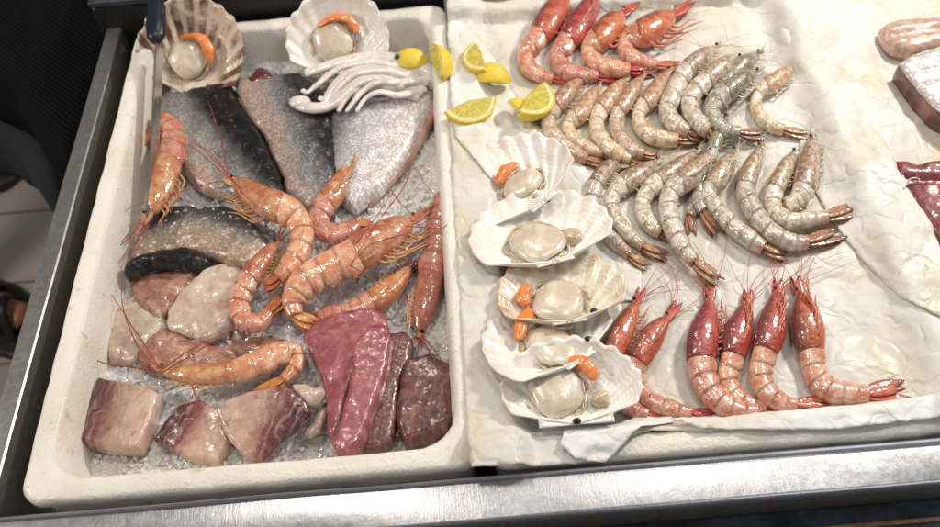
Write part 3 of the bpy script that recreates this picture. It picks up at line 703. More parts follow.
prawn('red_prawn', 'red', [(675, 15, 8), (662, 23, 12), (646, 32, 13), (630, 37, 10), (624, 46, 9), (631, 56, 8), (644, 62, 6.5), (657, 65, 5)], 2.5, (684, 66), zp+.001, 'red prawn rightmost of four at the top, head pointing up right', GT, 4, [[(668, 30, 0), (690, 35, 0), (704, 52, -.008)], [(672, 36, 0), (695, 44, 0), (716, 48, -.01)]], 1.6, -1, 1.9, nant=2, antL=(40, 80), legL=1.3)

G = [
 ('amber', [(583, 78, 5), (574, 88, 9), (562, 100, 11), (551, 113, 10), (549, 127, 10), (560, 142, 9), (575, 153, 8), (587, 159, 7)], (607, 165), 0, 'brownish shrimp at the left end of the upper row beside a lemon wedge'),
 ('amber', [(598, 88, 5), (592, 97, 9), (581, 113, 11), (570, 122, 9), (569, 133, 9), (579, 143, 8), (592, 150, 7), (603, 154, 6)], (616, 157), -.001, 'orange brown shrimp tucked second from left in the upper row, black eye showing'),
 ('amber', [(626, 80, 5), (617, 90, 9), (606, 104, 11), (598, 116, 10), (597, 131, 10), (607, 146, 10), (620, 155, 9), (631, 160, 7)], (646, 166), 0, 'pale shrimp third from left in the upper row, tail lowest'),
 ('amber', [(643, 77, 5), (635, 88, 9), (624, 104, 10), (616, 117, 8.5), (616, 130, 8.5), (624, 143, 9), (635, 151, 8), (644, 154, 7)], (660, 155), .003, 'shrimp fourth from left in the upper row with a blunt orange tail'),
 ('amber', [(670, 71, 5), (662, 82, 9), (650, 99, 11), (640, 110, 9), (639, 123, 9), (648, 134, 9), (663, 139, 8.5), (678, 140, 8)], (699, 138), .001, 'shrimp fifth in the upper row curled right with banded brown abdomen'),
 ('grey', [(716, 48, 4), (706, 55, 8), (693, 65, 10), (683, 75, 11), (674, 93, 12), (667, 110, 11), (675, 124, 10), (689, 133, 8)], (702, 139), .003, 'shrimp in mid upper row with a white glinting back and raised eye'),
 ('grey', [(738, 60, 5), (729, 64, 9), (714, 74, 11), (700, 86, 11), (690, 100, 11.5), (692, 115, 11), (702, 126, 10), (709, 132, 8)], (717, 139), .005, 'shrimp right of the glinting one, thick pale abdomen and whiskered head'),
 ('bluegrey', [(758, 55, 5), (748, 62, 9), (736, 71, 10), (725, 82, 9), (717, 93, 9), (710, 105, 9), (708, 114, 8), (712, 122, 7)], (716, 132), .001, 'dark green shrimp with its head uppermost at the right of the upper row'),
 ('bluegrey', [(756, 74, 5), (746, 79, 9), (733, 88, 11), (720, 98, 11), (712, 110, 10), (716, 122, 9), (726, 130, 8), (740, 133, 7)], (768, 135), .006, 'greenish shrimp lying in front of the dark green one, tail pointing right'),
 ('amber', [(793, 69, 5), (785, 75, 9), (772, 84, 10.5), (760, 91, 9), (755, 104, 8), (761, 117, 8), (772, 126, 7.5), (784, 130, 7)], (812, 136), 0, 'orange headed shrimp lying apart at the right of the upper row')]
for k, pts, tl, dz, lb in G:
    prawn('grey_shrimp', k, pts, 2.5, tl, zp+dz, lb, GU, 6, None, .9, -1, .9, antL=(25, 70), nant=4, thick=.85, spread=.22)
G = [
 ('grey', [(621, 167, 6), (609, 169, 10), (598, 181, 11), (592, 197, 10.5), (594, 214, 10), (604, 231, 10), (617, 244, 9), (630, 255, 8)], (650, 269), 0, 'leftmost shrimp of the lower row, head bent over and tail lowest left', 2.2),
 ('grey', [(657, 162, 5), (647, 170, 9), (632, 180, 11), (617, 190, 10), (611, 205, 9), (618, 222, 9), (630, 236, 9), (643, 247, 8)], (670, 257), .001, 'second shrimp from left in the lower row, brown spotted back', 2.5),
 ('grey', [(697, 152, 5), (686, 162, 9), (668, 175, 12), (652, 187, 12), (643, 200, 11), (644, 215, 11), (653, 227, 10), (661, 233, 8)], (674, 238), .001, 'shrimp third from left in the lower row with clear pointed head shell', 2.5),
 ('grey', [(711, 154, 6), (703, 163, 10), (690, 177, 13), (674, 188, 12), (668, 203, 12), (672, 225, 12.5), (681, 245, 10.5), (695, 262, 9)], (723, 284), .006, 'long pale shrimp in the lower row whose brown tail reaches the red prawns', 2.6),
 ('bluegrey', [(727, 117, 5), (723, 128, 8), (716, 142, 9.5), (710, 158, 9), (704, 173, 9), (700, 187, 9), (698, 200, 9), (704, 211, 8)], (722, 236), .003, 'upright shrimp between the two rows, black eye on top', 2.5),
 ('grey', [(708, 175, 5), (704, 184, 8), (699, 193, 9), (695, 202, 9), (692, 210, 8), (690, 216, 8)], (692, 237), -.002, 'mostly hidden shrimp with only a dark brown tail showing between pale neighbours', 1.6),
 ('grey', [(735, 152, 6), (728, 163, 11), (717, 180, 14), (708, 195, 11), (717, 209, 10), (733, 226, 10), (749, 238, 10), (764, 248, 9)], (789, 257), .003, 'shrimp in mid lower row with purplish brown banded tail half', 2.5),
 ('grey', [(761, 147, 6), (756, 160, 10), (748, 177, 12), (746, 194, 11.5), (755, 213, 11), (770, 232, 11), (790, 242, 9.5), (808, 242, 9)], (844, 231), .003, 'shrimp in lower row with tangled whiskers and dark edged tail to the right', 2.5),
 ('grey', [(795, 153, 6), (788, 164, 10), (779, 181, 12), (773, 197, 12), (775, 212, 11), (789, 221, 10), (808, 220, 9.5), (827, 217, 9)], (861, 207), .004, 'shrimp in lower row with the longest orange brown tail at far right', 2.5),
 ('grey', [(813, 139, 7), (811, 152, 11), (807, 172, 14), (803, 190, 14), (794, 202, 10), (784, 206, 9)], (770, 206), .002, 'rightmost shrimp of the lower row, head up with two black eyes', 2.9)]
for k, pts, tl, dz, lb, sp in G:
    prawn('grey_shrimp', k, pts, sp, tl, zp+dz, lb, GL, 7, None, .9, -1, .8, antL=(30, 75), nant=5, thick=.85, spread=.22, legs_over=(pts[0][0] in (711, 761, 735)))

zi = -.045
prawn('orange_prawn', 'orange', [(150, 214, 9), (158, 197, 13), (166, 172, 16), (172, 150, 15), (173, 136, 14), (168, 125, 12), (160, 122, 9), (153, 130, 7)], 2.5, (150, 146), zi+.006, 'orange prawn lying head down against the left wall of the ice box', GO, 4,
      [[(148, 216), (140, 238), (130, 258), (122, 280)], [(150, 218), (142, 240), (134, 255), (126, 272)], [(146, 214), (115, 248), (90, 262), (72, 285)]], 2.2, 1, 1.2, nant=0, legL=.8)
prawn('orange_prawn', 'orange', [(352, 160, 8), (346, 176, 11), (334, 194, 13), (322, 208, 13), (318, 224, 13), (330, 234, 12), (346, 232, 11), (358, 224, 9)], 2.5, (374, 226), zi+.006, 'dark orange prawn with head up between two fish skins, body curled', GO, 5, None, 1, -1, 1.0, nant=2, legs_over=True)
prawn('orange_prawn', 'orange', [(410, 268, 8), (398, 282, 11), (382, 296, 14), (364, 306, 13), (348, 314, 12), (332, 316, 11), (318, 318, 9)], 2.5, (300, 322), zi, 'orange prawn mostly hidden beneath the central prawn, legs tangled', GO, 5, None, 1, 1, 1, nant=0, legL=1.1)
prawn('orange_prawn', 'orange', [(276, 244, 6), (268, 254, 9), (257, 268, 11), (246, 283, 12), (239, 300, 13), (242, 318, 12.5), (257, 323, 11), (270, 312, 9)], 2.6, (288, 294), zi+.006, 'prawn curled into a loop left of centre with translucent head', GO, 4, None, 0, -1, .8, nant=1)
prawn('orange_prawn', 'orange', [(233, 183, 9), (246, 190, 13), (266, 203, 17), (290, 212, 17), (302, 228, 15), (301, 247, 14), (290, 266, 12), (278, 278, 10)], 2.6, (261, 288), zi+.014, 'big orange prawn lying on the dark skinned fillets with long red feelers', GO, 5,
      [[(236, 184, -.01), (222, 172, -.008), (205, 157, -.008), (189, 144, -.015)], [(240, 188, -.005), (224, 170, -.004), (204, 150, -.006), (188, 134, -.015)], [(236, 190, -.012), (244, 205, 0), (262, 225, .0), (270, 232, -.01)]], 1.5, 1, 1.0, nant=1, legL=1.1)
prawn('orange_prawn', 'orange', [(412, 222, 9), (400, 229, 15), (375, 244, 19), (350, 258, 19), (325, 270, 18), (304, 282, 17), (293, 301, 14), (296, 316, 11)], 2.7, (318, 326), zi+.013, 'biggest orange prawn at the centre of the ice box with banded abdomen', GO, 5,
      [[(412, 222, .0), (424, 214, 0), (436, 200, .005)], [(404, 234, .01), (370, 245, .012), (352, 262, .012), (390, 205, .0)], [(405, 226, 0), (440, 228, 0), (449, 222, 0)], [(350, 265, .0), (390, 290, 0), (424, 309, -.01)], [(356, 244, .012), (374, 220, .015), (391, 195, .012)], [(391, 190, 0), (402, 205, 0), (416, 217, 0)], [(382, 216, -.01), (402, 190, -.02), (414, 168, -.03), (424, 182, -.03), (436, 197, -.02)]], 2.0, -1, 1.2, nant=1, legL=1.2)
prawn('orange_prawn', 'orange', [(420, 334, 8), (422, 318, 12), (427, 295, 15), (432, 268, 16), (437, 243, 15), (437, 222, 13), (443, 203, 12), (453, 189, 11)], 2.7, (482, 176), zi+.008, 'orange prawn at the right wall, tail hanging over the box rim', GO, 5,
      [[(423, 336, -.03), (440, 358, -.03), (456, 380, -.035), (466, 418, -.03)], [(421, 338, -.03), (430, 352, -.03), (436, 362, -.03)]], 1, -1, 1.0, nant=1, legL=.9, zt=-.012, spread=.6)
prawn('orange_prawn', 'orange', [(163, 370, 7), (178, 374, 9.5), (205, 375, 11.5), (235, 371, 13), (258, 363, 14.5), (280, 353, 13), (296, 352, 10), (296, 366, 9), (284, 380, 8.5)], 2.9, (254, 397), zi+.004, 'pale orange prawn lying across the swordfish pieces at the front', GO, 5,
      [[(164, 368, -.02), (150, 362, -.02), (130, 362, -.025)], [(158, 372, -.025), (190, 350, -.02), (214, 338, -.018), (240, 328, -.02)], [(160, 374, -.03), (196, 352, -.022), (222, 336, -.018), (246, 322, -.02)], [(192, 384, -.02), (196, 398, -.015), (203, 412, -.02)]], 2.0, 1, 1.0, nant=1, legL=.9)

# ------------------------------------------------------------------ fish in the ice box
GF = 'fish fillets on the ice'
slab('fish_fillet', [(163, 90), (184, 88), (205, 82), (228, 79), (237, 97), (248, 115), (262, 132), (270, 152), (279, 170), (285, 196), (262, 200), (236, 195), (214, 192), (196, 184), (184, 170), (172, 145), (163, 115)], -.034, .014, M['skin_dark'],
     'dark speckled skin fillet at the left with pink belly edge', 'fish fillet', GF, r=9, axis=((175, 140), (226, 205)), flip=False, dome=.006, amp=.002, gx=.003)
slab('fish_fillet', [(233, 76), (252, 75), (272, 72), (298, 70), (318, 84), (334, 104), (339, 140), (336, 176), (322, 208), (298, 207), (285, 192), (283, 176), (272, 154), (264, 133), (250, 117), (240, 98)], -.032, .014, M['skin_mid'],
     'grey fillet in the middle with a line of pale scales', 'fish fillet', GF, r=9, axis=((250, 80), (300, 200)), dome=.006, amp=.002)
slab('fish_fillet', [(330, 92), (352, 86), (400, 80), (424, 72), (436, 80), (432, 100), (422, 128), (404, 158), (380, 188), (354, 206), (340, 196), (333, 165), (328, 122)], -.030, .016, M['skin_silver'],
     'silver white fillet at the right under the squid', 'fish fillet', GF, r=11, axis=((430, 90), (365, 200)), flip=True, dome=.008, amp=.002)
slab('fish_flap', [(434, 96), (436, 112), (424, 134), (408, 160), (388, 184), (368, 202), (360, 201), (380, 178), (398, 152), (416, 122), (428, 98)], -.036, .012, M['belly'],
     'pink belly flap along the edge of the silver fillet', 'fish piece', None, r=4, amp=.0015)
slab('fish_piece', [(142, 222), (160, 205), (183, 203), (196, 206), (196, 250), (170, 254), (146, 256), (130, 262), (132, 240)], -.042, .012, M['skin_scaly'],
     'small cut of fish with grey skin beside the prawn head', 'fish piece', 'cut fish pieces with skin', r=6, axis=((135, 250), (190, 235)), amp=.0015)
slab('fish_piece', [(186, 210), (204, 205), (226, 204), (248, 214), (262, 228), (268, 244), (258, 256), (250, 266), (232, 262), (205, 252), (174, 245), (176, 228)], -.034, .012, M['skin_scaly'],
     'scaly silver skinned cut glittering below the large fillets', 'fish piece', 'cut fish pieces with skin', r=6, axis=((172, 242), (255, 268)), amp=.002, dome=.004)
slab('fish_skin_roll', [(122, 270), (130, 258), (148, 251), (168, 248), (188, 246), (204, 254), (212, 262), (200, 267), (176, 266), (152, 265), (136, 272), (126, 277)], -.034, .010, M['skin_black'],
     'rolled strip of glossy black fish skin', 'fish piece', None, r=7, amp=.002, dome=.007)
slab('fish_piece', [(130, 274), (160, 270), (196, 266), (190, 285), (172, 306), (158, 318), (142, 312), (132, 296)], -.048, .007, M['pink'], 'pink streaky skinless fish cut below the black skin strip', 'fish piece', 'skinless fish cuts at left', r=4, amp=.005, nsc=42, jit=2.4, dome=.002)
slab('fish_piece', [(207, 264), (226, 262), (246, 270), (243, 288), (237, 306), (232, 326), (210, 340), (188, 334), (166, 324), (168, 306), (186, 284)], -.040, .008, M['pale'], 'glassy pale fish cut, topmost of the skinless pieces', 'fish piece', 'skinless fish cuts at left', r=4, amp=.005, nsc=42, jit=2.4, dome=.003, axis=((170, 315), (240, 268)))
slab('fish_piece', [(116, 306), (136, 300), (158, 312), (168, 326), (150, 346), (128, 362), (108, 360), (106, 336)], -.050, .009, M['pale'], 'wet pale fish cut lying flat by the left wall', 'fish piece', 'skinless fish cuts at left', r=4, amp=.005, nsc=42, jit=2.4, dome=.002)
slab('fish_piece', [(160, 326), (190, 334), (212, 342), (236, 350), (230, 364), (200, 370), (164, 374), (140, 366), (136, 350)], -.048, .010, M['pink'], 'pink ribbed fish cut above the pale orange prawn', 'fish piece', 'skinless fish cuts at left', r=4, amp=.004, dome=.002)
slab('fish_piece', [(236, 326), (262, 332), (284, 336), (288, 350), (262, 352), (236, 356), (222, 345)], -.052, .010, M['pink'], 'small pink fish cut under the curled prawn', 'fish piece', 'skinless fish cuts at left', r=4, amp=.005, nsc=42, jit=2.4)
GS = 'raw swordfish blocks on ice'
slab('swordfish_block', [(97, 376), (112, 379), (152, 387), (158, 394), (148, 425), (137, 447), (105, 446), (71, 438), (80, 405)], -.038, .025, M['steak'],
     'thick square block of swordfish in the near left corner of the box', 'fish steak', GS, r=2.6, axis=((71, 438), (97, 376)), flip=True, amp=.0014, nsc=40, step=2.4, jit=.7, smooth=False)
slab('swordfish_block', [(178, 404), (200, 398), (221, 412), (229, 440), (218, 462), (186, 456), (153, 438), (164, 420)], -.043, .016, M['steak'],
     'smaller swordfish block with dark streaks, second from left', 'fish steak', GS, r=2.6, axis=((153, 434), (178, 404)), flip=True, amp=.0014, nsc=40, step=2.4, jit=.7, gy=-.01, smooth=False)
slab('swordfish_slab', [(215, 407), (232, 396), (250, 390), (284, 384), (304, 398), (310, 412), (294, 428), (279, 440), (266, 456), (256, 465), (240, 452), (224, 430)], -.028, .009, M['steak2'],
     'flat tilted swordfish slice with a purple black right corner', 'fish steak', GS, r=3, axis=((238, 455), (275, 388)), flip=True, amp=.0012, nsc=40, step=2.4, jit=.7, gy=-.018, gx=.006, smooth=False)
GTu = 'raw tuna slices'
slab('tuna_slice', [(303, 334), (312, 322), (328, 313), (354, 307), (372, 306), (384, 312), (388, 326), (362, 332), (334, 338), (318, 356), (308, 350)], -.027, .016, M['tuna'], 'pink tuna slice at the back of the pile, partly covered', 'tuna', GTu, r=3, axis=((304, 334), (386, 312)), amp=.0012, nsc=40, gx=-.005, smooth=False)
slab('tuna_slice', [(312, 350), (322, 330), (336, 321), (356, 318), (370, 326), (362, 352), (350, 384), (342, 414), (336, 438), (327, 432), (326, 400), (320, 374)], -.022, .022, M['tuna'], 'broad pink tuna slice in the middle of the pile, left of the long one', 'tuna', GTu, r=3, axis=((330, 430), (352, 322)), amp=.0015, nsc=40, gx=.012, smooth=False)
slab('tuna_slice', [(352, 344), (366, 327), (386, 323), (391, 336), (386, 368), (374, 404), (360, 440), (349, 455), (336, 451), (331, 442), (342, 412), (350, 378)], -.013, .026, M['tuna'], 'long pink tuna slice on top of the pile with crisp cut edges', 'tuna', GTu, r=3, axis=((340, 450), (378, 325)), amp=.0015, nsc=40, gx=-.014, smooth=False)
slab('tuna_slice', [(388, 332), (404, 330), (412, 338), (409, 358), (398, 382), (396, 414), (390, 440), (376, 447), (360, 446), (366, 420), (378, 390), (384, 360)], -.032, .020, M['tuna_dark'], 'brownish tuna slice squeezed between the pink one and the block', 'tuna', GTu, r=3.5, axis=((378, 445), (402, 334)), amp=.0012, nsc=40, gx=-.01, smooth=False)
slab('tuna_block', [(402, 360), (428, 351), (455, 364), (454, 418), (436, 433), (404, 442), (395, 418)], -.034, .022, M['tuna_dark'], 'dark red tuna block rightmost in the ice box', 'tuna', GTu, r=5, axis=((408, 440), (432, 355)), amp=.0012, nsc=40, dome=.003, gx=-.008, smooth=False)
slab('gristle_scrap', [(292, 384), (302, 382), (312, 386), (322, 384), (326, 394), (316, 402), (306, 404), (296, 394)], -.024, .008, M['bone'], 'pinkish white scrap of gristle beside the tuna', 'fish scrap', r=4, amp=.003, dome=.003, jit=2)
slab('fish_sliver', [(301, 432), (312, 420), (322, 402), (327, 400), (326, 416), (318, 430), (310, 436)], -.038, .006, M['bone'], 'thin grey pink sliver of fish under the gristle', 'fish scrap', r=3, amp=.002, gx=.02)
slab('fish_gut', [(246, 78), (254, 68), (264, 66), (274, 74), (270, 82), (252, 84)], -.03, .012, M['gut'], 'dark red scrap of gut above the grey fillet', 'fish scrap', r=5, amp=.004, dome=.004, jit=2)

# squid
sq = thing('squid', 'white squid with thick tentacles draped over the silver fillet', 'squid', P(360, 90, -.03))
def strand(pts, r0, r1, name='tentacle', n=10, mat='squid', parent=sq, flat=.62):
    q = [tuple(P(x, y, z)) for x, y, z in pts]; m_ = 8*(len(q)-1); mb = MB()
    rr = []
    for i in range(m_+1):
        t_ = i/m_; rr.append((r0+(r1-r0)*t_)*(1+.12*noise.noise(Vector((i*.4, r0*900, 2))))*(1 if 0 < i < m_ else .4))
    mb.tube([crom(q, i*(len(q)-1)/m_) for i in range(m_+1)], rr, n, flat); return mb.build(name, M[mat], parent)
strand([(440, 84, -.03), (424, 70, -.012), (398, 62, -.006), (368, 58, -.008), (335, 64, -.01), (304, 74, -.014)], .018, .0065, 'mantle')
strand([(428, 82, -.02), (400, 74, -.006), (368, 70, -.004), (346, 76, -.006), (332, 90, -.012), (324, 106, -.02)], .011, .0055)
strand([(424, 90, -.022), (396, 84, -.010), (366, 80, -.008), (350, 90, -.012), (336, 102, -.018), (318, 108, -.02), (300, 105, -.022), (294, 99, -.022)], .0115, .0075)
strand([(420, 96, -.024), (398, 90, -.016), (372, 86, -.014), (358, 92, -.018)], .0105, .007)
strand([(400, 66, -.004), (372, 62, -.002), (340, 68, -.004), (318, 84, -.010), (308, 92, -.018), (302, 90, -.02)], .006, .003)
strand([(410, 76, -.004), (384, 70, .0), (356, 74, -.002), (340, 86, -.008), (330, 98, -.016), (318, 98, -.018)], .007, .0035)
strand([(405, 86, -.006), (380, 78, -.002), (358, 84, -.006), (346, 98, -.014), (338, 112, -.02)], .0065, .003)
strand([(430, 78, -.018), (404, 82, -.004), (378, 82, -.003), (362, 92, -.01), (352, 104, -.016), (346, 112, -.02)], .007, .0025)
strand([(426, 88, -.022), (400, 95, -.012), (380, 92, -.008), (366, 98, -.012), (356, 112, -.02)], .006, .0025)
mb = MB(); mb.sphere(P(397, 57, .004), .0036); mb.build('eye', M['eye'], sq)
mb = MB(); mb.sphere(P(300, 102, -.020), .0105, 10, (1.3, .9, .6)); mb.build('tentacle_tip', M['squid'], sq)

# knife stuck upright along the left wall
kn = thing('knife', 'black handled steel knife standing along the left wall of the ice box', 'knife', P(150, 160, -.05))
a = P(156, 40, .03); b = P(147.5, 215, -.028); mb = MB(); th_ = Vector((.0011, 0, 0)); rs = []; us = []
for i in range(25):
    t_ = i/24; c = a.lerp(b, t_); dn = Vector((.004, 0, -.016))*(1-.75*sm(t_, .75, 1)); rs.append([c-th_, c+th_, c+dn+th_*.2, c+dn-th_*.2]); us.append([(t_, 0)]*4)
mb.rings(rs, us); mb.build('blade', steel('knife steel', (.55, .53, .48), .15, .3), kn, smooth=False)
mb = MB(); a2 = P(157, -60, .055); dd = (a-a2); mb.tube([a2+dd*t_ for t_ in (0, .05, .3, .6, .85, .97, 1.02)], [.009, .012, .0125, .0115, .0125, .0115, .006], 16, .75)
mb.build('handle', simple('black handle', (.010, .014, .022), .35, bump=.0002), kn)

# ------------------------------------------------------------------ scallops
def scallop(hinge, far, zh, zf, wfac, depth, mats, label, group, meat=(.5, 0, .3), roe=None, roll=0, button=None, nrib=13, ears=True, phim=74, blob=None):
    meat = (meat[0], meat[1], meat[2]*.96)+tuple(meat[3:])
    Hh = P(*hinge, zh); Ff = P(*far, zf); A = Ff-Hh; L = A.length; A.normalize(); W = A.cross(Vector((0, 0, 1))).normalized()
    if roll: W = Matrix.Rotation(math.radians(roll), 3, A) @ W
    N = W.cross(A).normalized(); N = N if N.z > 0 else -N
    fr = lambda x, y, z: Hh+W*x*L*wfac+A*y*L+N*z
    root = thing('scallop', label, 'scallop', Hh-N*depth*.6, group)
    mb = MB(); rs = []; us = []; nphi = nrib*8; pm = math.radians(phim)
    for i in range(nphi+1):
        ph = -pm+2*pm*i/nphi; rib = math.cos(2*math.pi*nrib*i/nphi); row = []; ur = []
        R_ = (math.cos(ph)**.42)*(1+.014*rib)*(1+.02*noise.noise(Vector((i*.15, L*50, 0))))
        for j in range(21):
            t_ = j/20; r = R_*(t_*.97+.03); e = math.cos(ph/pm*math.pi/2)
            dz = -depth*(math.sin(math.pi*min(1, t_**.8))**.8)*(max(0, e)**.45)+.0012*rib*t_**.7*min(1, 3*(e+.15))*1.0+.0015*noise.noise(Vector((t_*5, i*.1, L)))*t_
            row.append(fr(r*math.sin(ph), r*math.cos(ph), dz)); ur.append((i/nphi*nrib, t_))
        rs.append(row); us.append(ur)
    mb.rings(rs, us, close=False, cap=(False, False))
    sh_ = mb.build('shell', mats, root); s_ = sh_.modifiers.new('s', 'SOLIDIFY'); s_.thickness = .0016; s_.offset = 1 if False else 0
    if ears:
        for sg in (1, -1):
            mb = MB(); g = []
            for i in range(6):
                row = []; ur = []
                for j in range(6):
                    a_, b_ = i/5, j/5; x = sg*(.34 if hinge[0] == 577 else .17)*a_; y0 = -.004-.006*a_; y1 = .29*abs(x)+.02
                    y = y0+(y1-y0)*b_; row.append(fr(x, y, -.0008+.0008*math.sin(b_*9)*a_)); ur.append((b_*3, .4))
                g.append((row, ur))
            mb.rings([q[0] for q in g], [q[1] for q in g], close=False, cap=(False, False)); e_ = mb.build('ear', mats, root); m_ = e_.modifiers.new('s', 'SOLIDIFY'); m_.thickness = .0009; m_.offset = 0
    # adductor muscle
    def lump(name, cx, cy, rx, ry, zlo, zhi, mat, sq_=.55, am=.12):
        mb = MB(); rs = []; us = []; ns = 20
        for i in range(1, 13):
            a_ = math.pi*i/13; ca = math.copysign(abs(math.cos(a_))**sq_, math.cos(a_)); sa = math.sin(a_)**sq_; row = []
            for k in range(ns):
                b_ = 2*math.pi*k/ns; rr = 1+am*.7*noise.noise(Vector((math.cos(b_)*1.3+cx*9, math.sin(b_)*1.3+L*70, ca)))
                row.append(Hh+A*(cy*L)+W*(cx*L*wfac)+(A*math.sin(b_)*ry*L+W*math.cos(b_)*rx*L)*sa*rr+N*((zlo+zhi)/2+(zhi-zlo)/2*ca))
            rs.append(row); us.append([(i/13*.1, k/ns*.1) for k in range(ns)])
        mb.rings(rs, us); return mb.build(name, M[mat], root)
    lump('adductor_muscle', meat[0], meat[1], meat[2], meat[2]*(meat[3] if len(meat) > 3 else 1), -depth*.9, -depth*.04+.001, 'meat', .75, .3)
    if roe:
        q = [tuple(fr(x, y, -depth*.28+dz)) for x, y, dz in roe]; m_ = 10*(len(q)-1); mb = MB()
        mb.tube([crom(q, i*(len(q)-1)/m_) for i in range(m_+1)], [max(.0016, .0074*math.sin(math.pi*(.08+.86*(i/m_)))**.6*(1+.2*noise.noise(Vector((i*.3, L*99, 0))))) for i in range(m_+1)], 12, .5); mb.build('roe', M['roe'], root)
    if blob: lump('gill_lump', blob[0], blob[1], blob[2], blob[2], -depth*.9, -depth*.15, 'frill', .9, .5)
    # frill round the muscle
    mb = MB(); pp = []; n_ = 40
    for i in range(n_+1):
        a_ = 2*math.pi*i/n_; rr = meat[2]*1.16*(1+.06*math.sin(a_*7)); pp.append(Hh+A*(meat[1]*L+math.sin(a_)*rr*L*(meat[3] if len(meat) > 3 else 1))+W*(meat[0]*L*wfac+math.cos(a_)*rr*L)+N*(-depth*.62+.001*math.sin(a_*11)))
    mb.tube(pp, [.0018*(1+.5*math.sin(i*1.7)) for i in range(n_+1)], 6, .5); mb.build('frill', M['frill'], root)
    if button:
        q = P(button[0], button[1], button[2]); mb = MB(); mb.sphere(q, .0038, 8, (1, .8, .7)); mb.build('hinge_ligament', M['black'], root)
    return root
GSc = 'scallops in half shells down the middle'; GSi = 'scallops in half shells in the ice box'
scallop((184, 94), (198, -4), -.036, .046, .86, .022, M['shell_b'], 'scallop with brown striped rim in the far left corner', GSi, (-.05, .36, .20), [(-.16, .56, .001), (.06, .60, .004), (.20, .50, .004), (.24, .34, .001)], 10)
scallop((336, 78), (339, -12), -.032, .044, .92, .020, M['shell_w'], 'white scallop shell above the squid with bright orange roe', GSi, (-.08, .42, .24), [(-.26, .58, .001), (-.06, .68, .004), (.14, .66, .004), (.24, .52, .001)], 0)
scallop((545, 202), (480, 150), .016, .002, .86, .016, M['shell_w'], 'topmost scallop of the column, tilted white shell with thin orange roe', GSc, (.02, .38, .20, .8), [(-.16, .54, .001), (.0, .60, .003), (.16, .58, .001)], -12, (547, 200, .010))
scallop((556, 262), (522, 192), .020, .006, 1.02, .018, M['shell_w'], 'second scallop from the top, wide white shell with plain pale meat', GSc, (-.06, .36, .26), None, 0, blob=(.27, .34, .10))
scallop((570, 322), (550, 252), .018, .006, 1.02, .018, M['shell_c'], 'third scallop from the top, cream shell with orange striped right edge', GSc, (-.04, .36, .28), [(-.36, .34, .001), (-.38, .46, .003), (-.30, .60, .002)], 0, (594, 311, .012))
scallop((582, 360), (508, 305), .016, .002, 1.05, .016, M['shell_w'], 'fourth scallop from the top with thick orange roe at its left', GSc, (-.02, .36, .24, 1.2), [(.16, .80, .004), (-.06, .72, .007), (-.24, .58, .004)], 10, (588, 339, .014))
scallop((577, 424), (564, 337), .010, .016, 1.12, .018, M['shell_w'], 'lowest scallop of the column, largest white fan shell', GSc, (-.15, .42, .30), [(-.02, .76, 0), (.16, .66, .004), (.22, .48, .003)], 0, (577, 421, .012), blob=(.26, .30, .10))

# ------------------------------------------------------------------ lemons
def lemon(pos, z, yaw, roll, L, r, alpha, label, pitch=0):
    c = P(*pos, z); Rm = Matrix.Rotation(math.radians(yaw), 3, 'Z') @ Matrix.Rotation(math.radians(pitch), 3, 'Y') @ Matrix.Rotation(math.radians(roll), 3, 'X'); L *= 1.22; r *= 1.26; root = thing('lemon_wedge', label, 'lemon wedge', c, 'lemon wedges by the boxes' )
    def pt(u, a, k):   # u 0..1 along the axis, a angle, k radius factor
        b = math.pi*u; tipk = 1+.08*(abs(math.cos(b))**8)
        return c+Rm @ Vector((-math.cos(b)*L/2*tipk*(1 if k > .95 else k), math.sin(b)**.9*r*k*math.cos(a), math.sin(b)**.9*r*k*math.sin(a)))
    al = math.radians(alpha); na = 10; nu = 18
    def outer(k0, k1, name, mat):
        mb = MB(); rs = []; us = []
        for i in range(1, nu):
            u = i/nu; row = [pt(u, al*j/na, k1) for j in range(na+1)]+[pt(u, al*(na-j)/na, k0) for j in range(na+1)]
            rs.append(row); us.append([(u, 1)]*(na+1)+[(u, .86)]*(na+1))
        mb.rings(rs, us); return mb.build(name, mat, root)
    outer(.925, 1.0, 'peel', M['peel'])
    mb = MB(); fl = []
    for a in (0, al):          # the two cut faces as fans from the core
        g = []
        for i in range(1, nu):
            g.append([mb.add(pt(i/nu, a, .92*k)+(Rm @ Vector((0, 0, -.0 if a else 0))), (i/nu, k)) for k in (.0001, .25, .5, .75, .9, 1.0)])
        for p, q in zip(g, g[1:]):
            for j in range(5): mb.face((p[j], p[j+1], q[j+1], q[j]))
        fl.append(g)
    for i in (0, nu-2):         # close the ends
        mb.face([fl[0][i][j] for j in range(6)]+[fl[1][i][j] for j in range(5, 0, -1)])
    g = [[mb.add(pt((i+1)/nu, al*j/na, .92), ((i+1)/nu, 1)) for j in range(na+1)] for i in range(nu-1)]
    for p, q in zip(g, g[1:]):
        for j in range(na): mb.face((p[j], q[j], q[j+1], p[j+1]))
    mb.build('flesh', M['lemon'], root, smooth=False); return root
lemon((469, 100), .018, 18, 196, .050, .024, 70, 'pale lemon wedge lowest of the pile, cut face up beside the rim')
lemon((482, 54), .020, -82, 192, .042, .019, 70, 'pale lemon wedge standing on edge behind the yellow peel')
lemon((492, 84), -.010, -12, 60, .036, .021, 75, 'lemon wedge with bright yellow peel turned up')
lemon((528, 94), .017, 55, 192, .046, .026, 70, 'wide lemon wedge with its cut face up next to the grey shrimps')
lemon((517, 113), -.006, -60, 30, .028, .014, 80, 'small lemon wedge leaning in front of the wide one')
lemon((433, 66), .004, -78, -12, .046, .020, 80, 'lemon wedge upright on the rim beside the silver fillet')
lemon((412, 64), -.010, -15, 60, .034, .016, 95, 'small yellow lemon piece half hidden behind the squid')
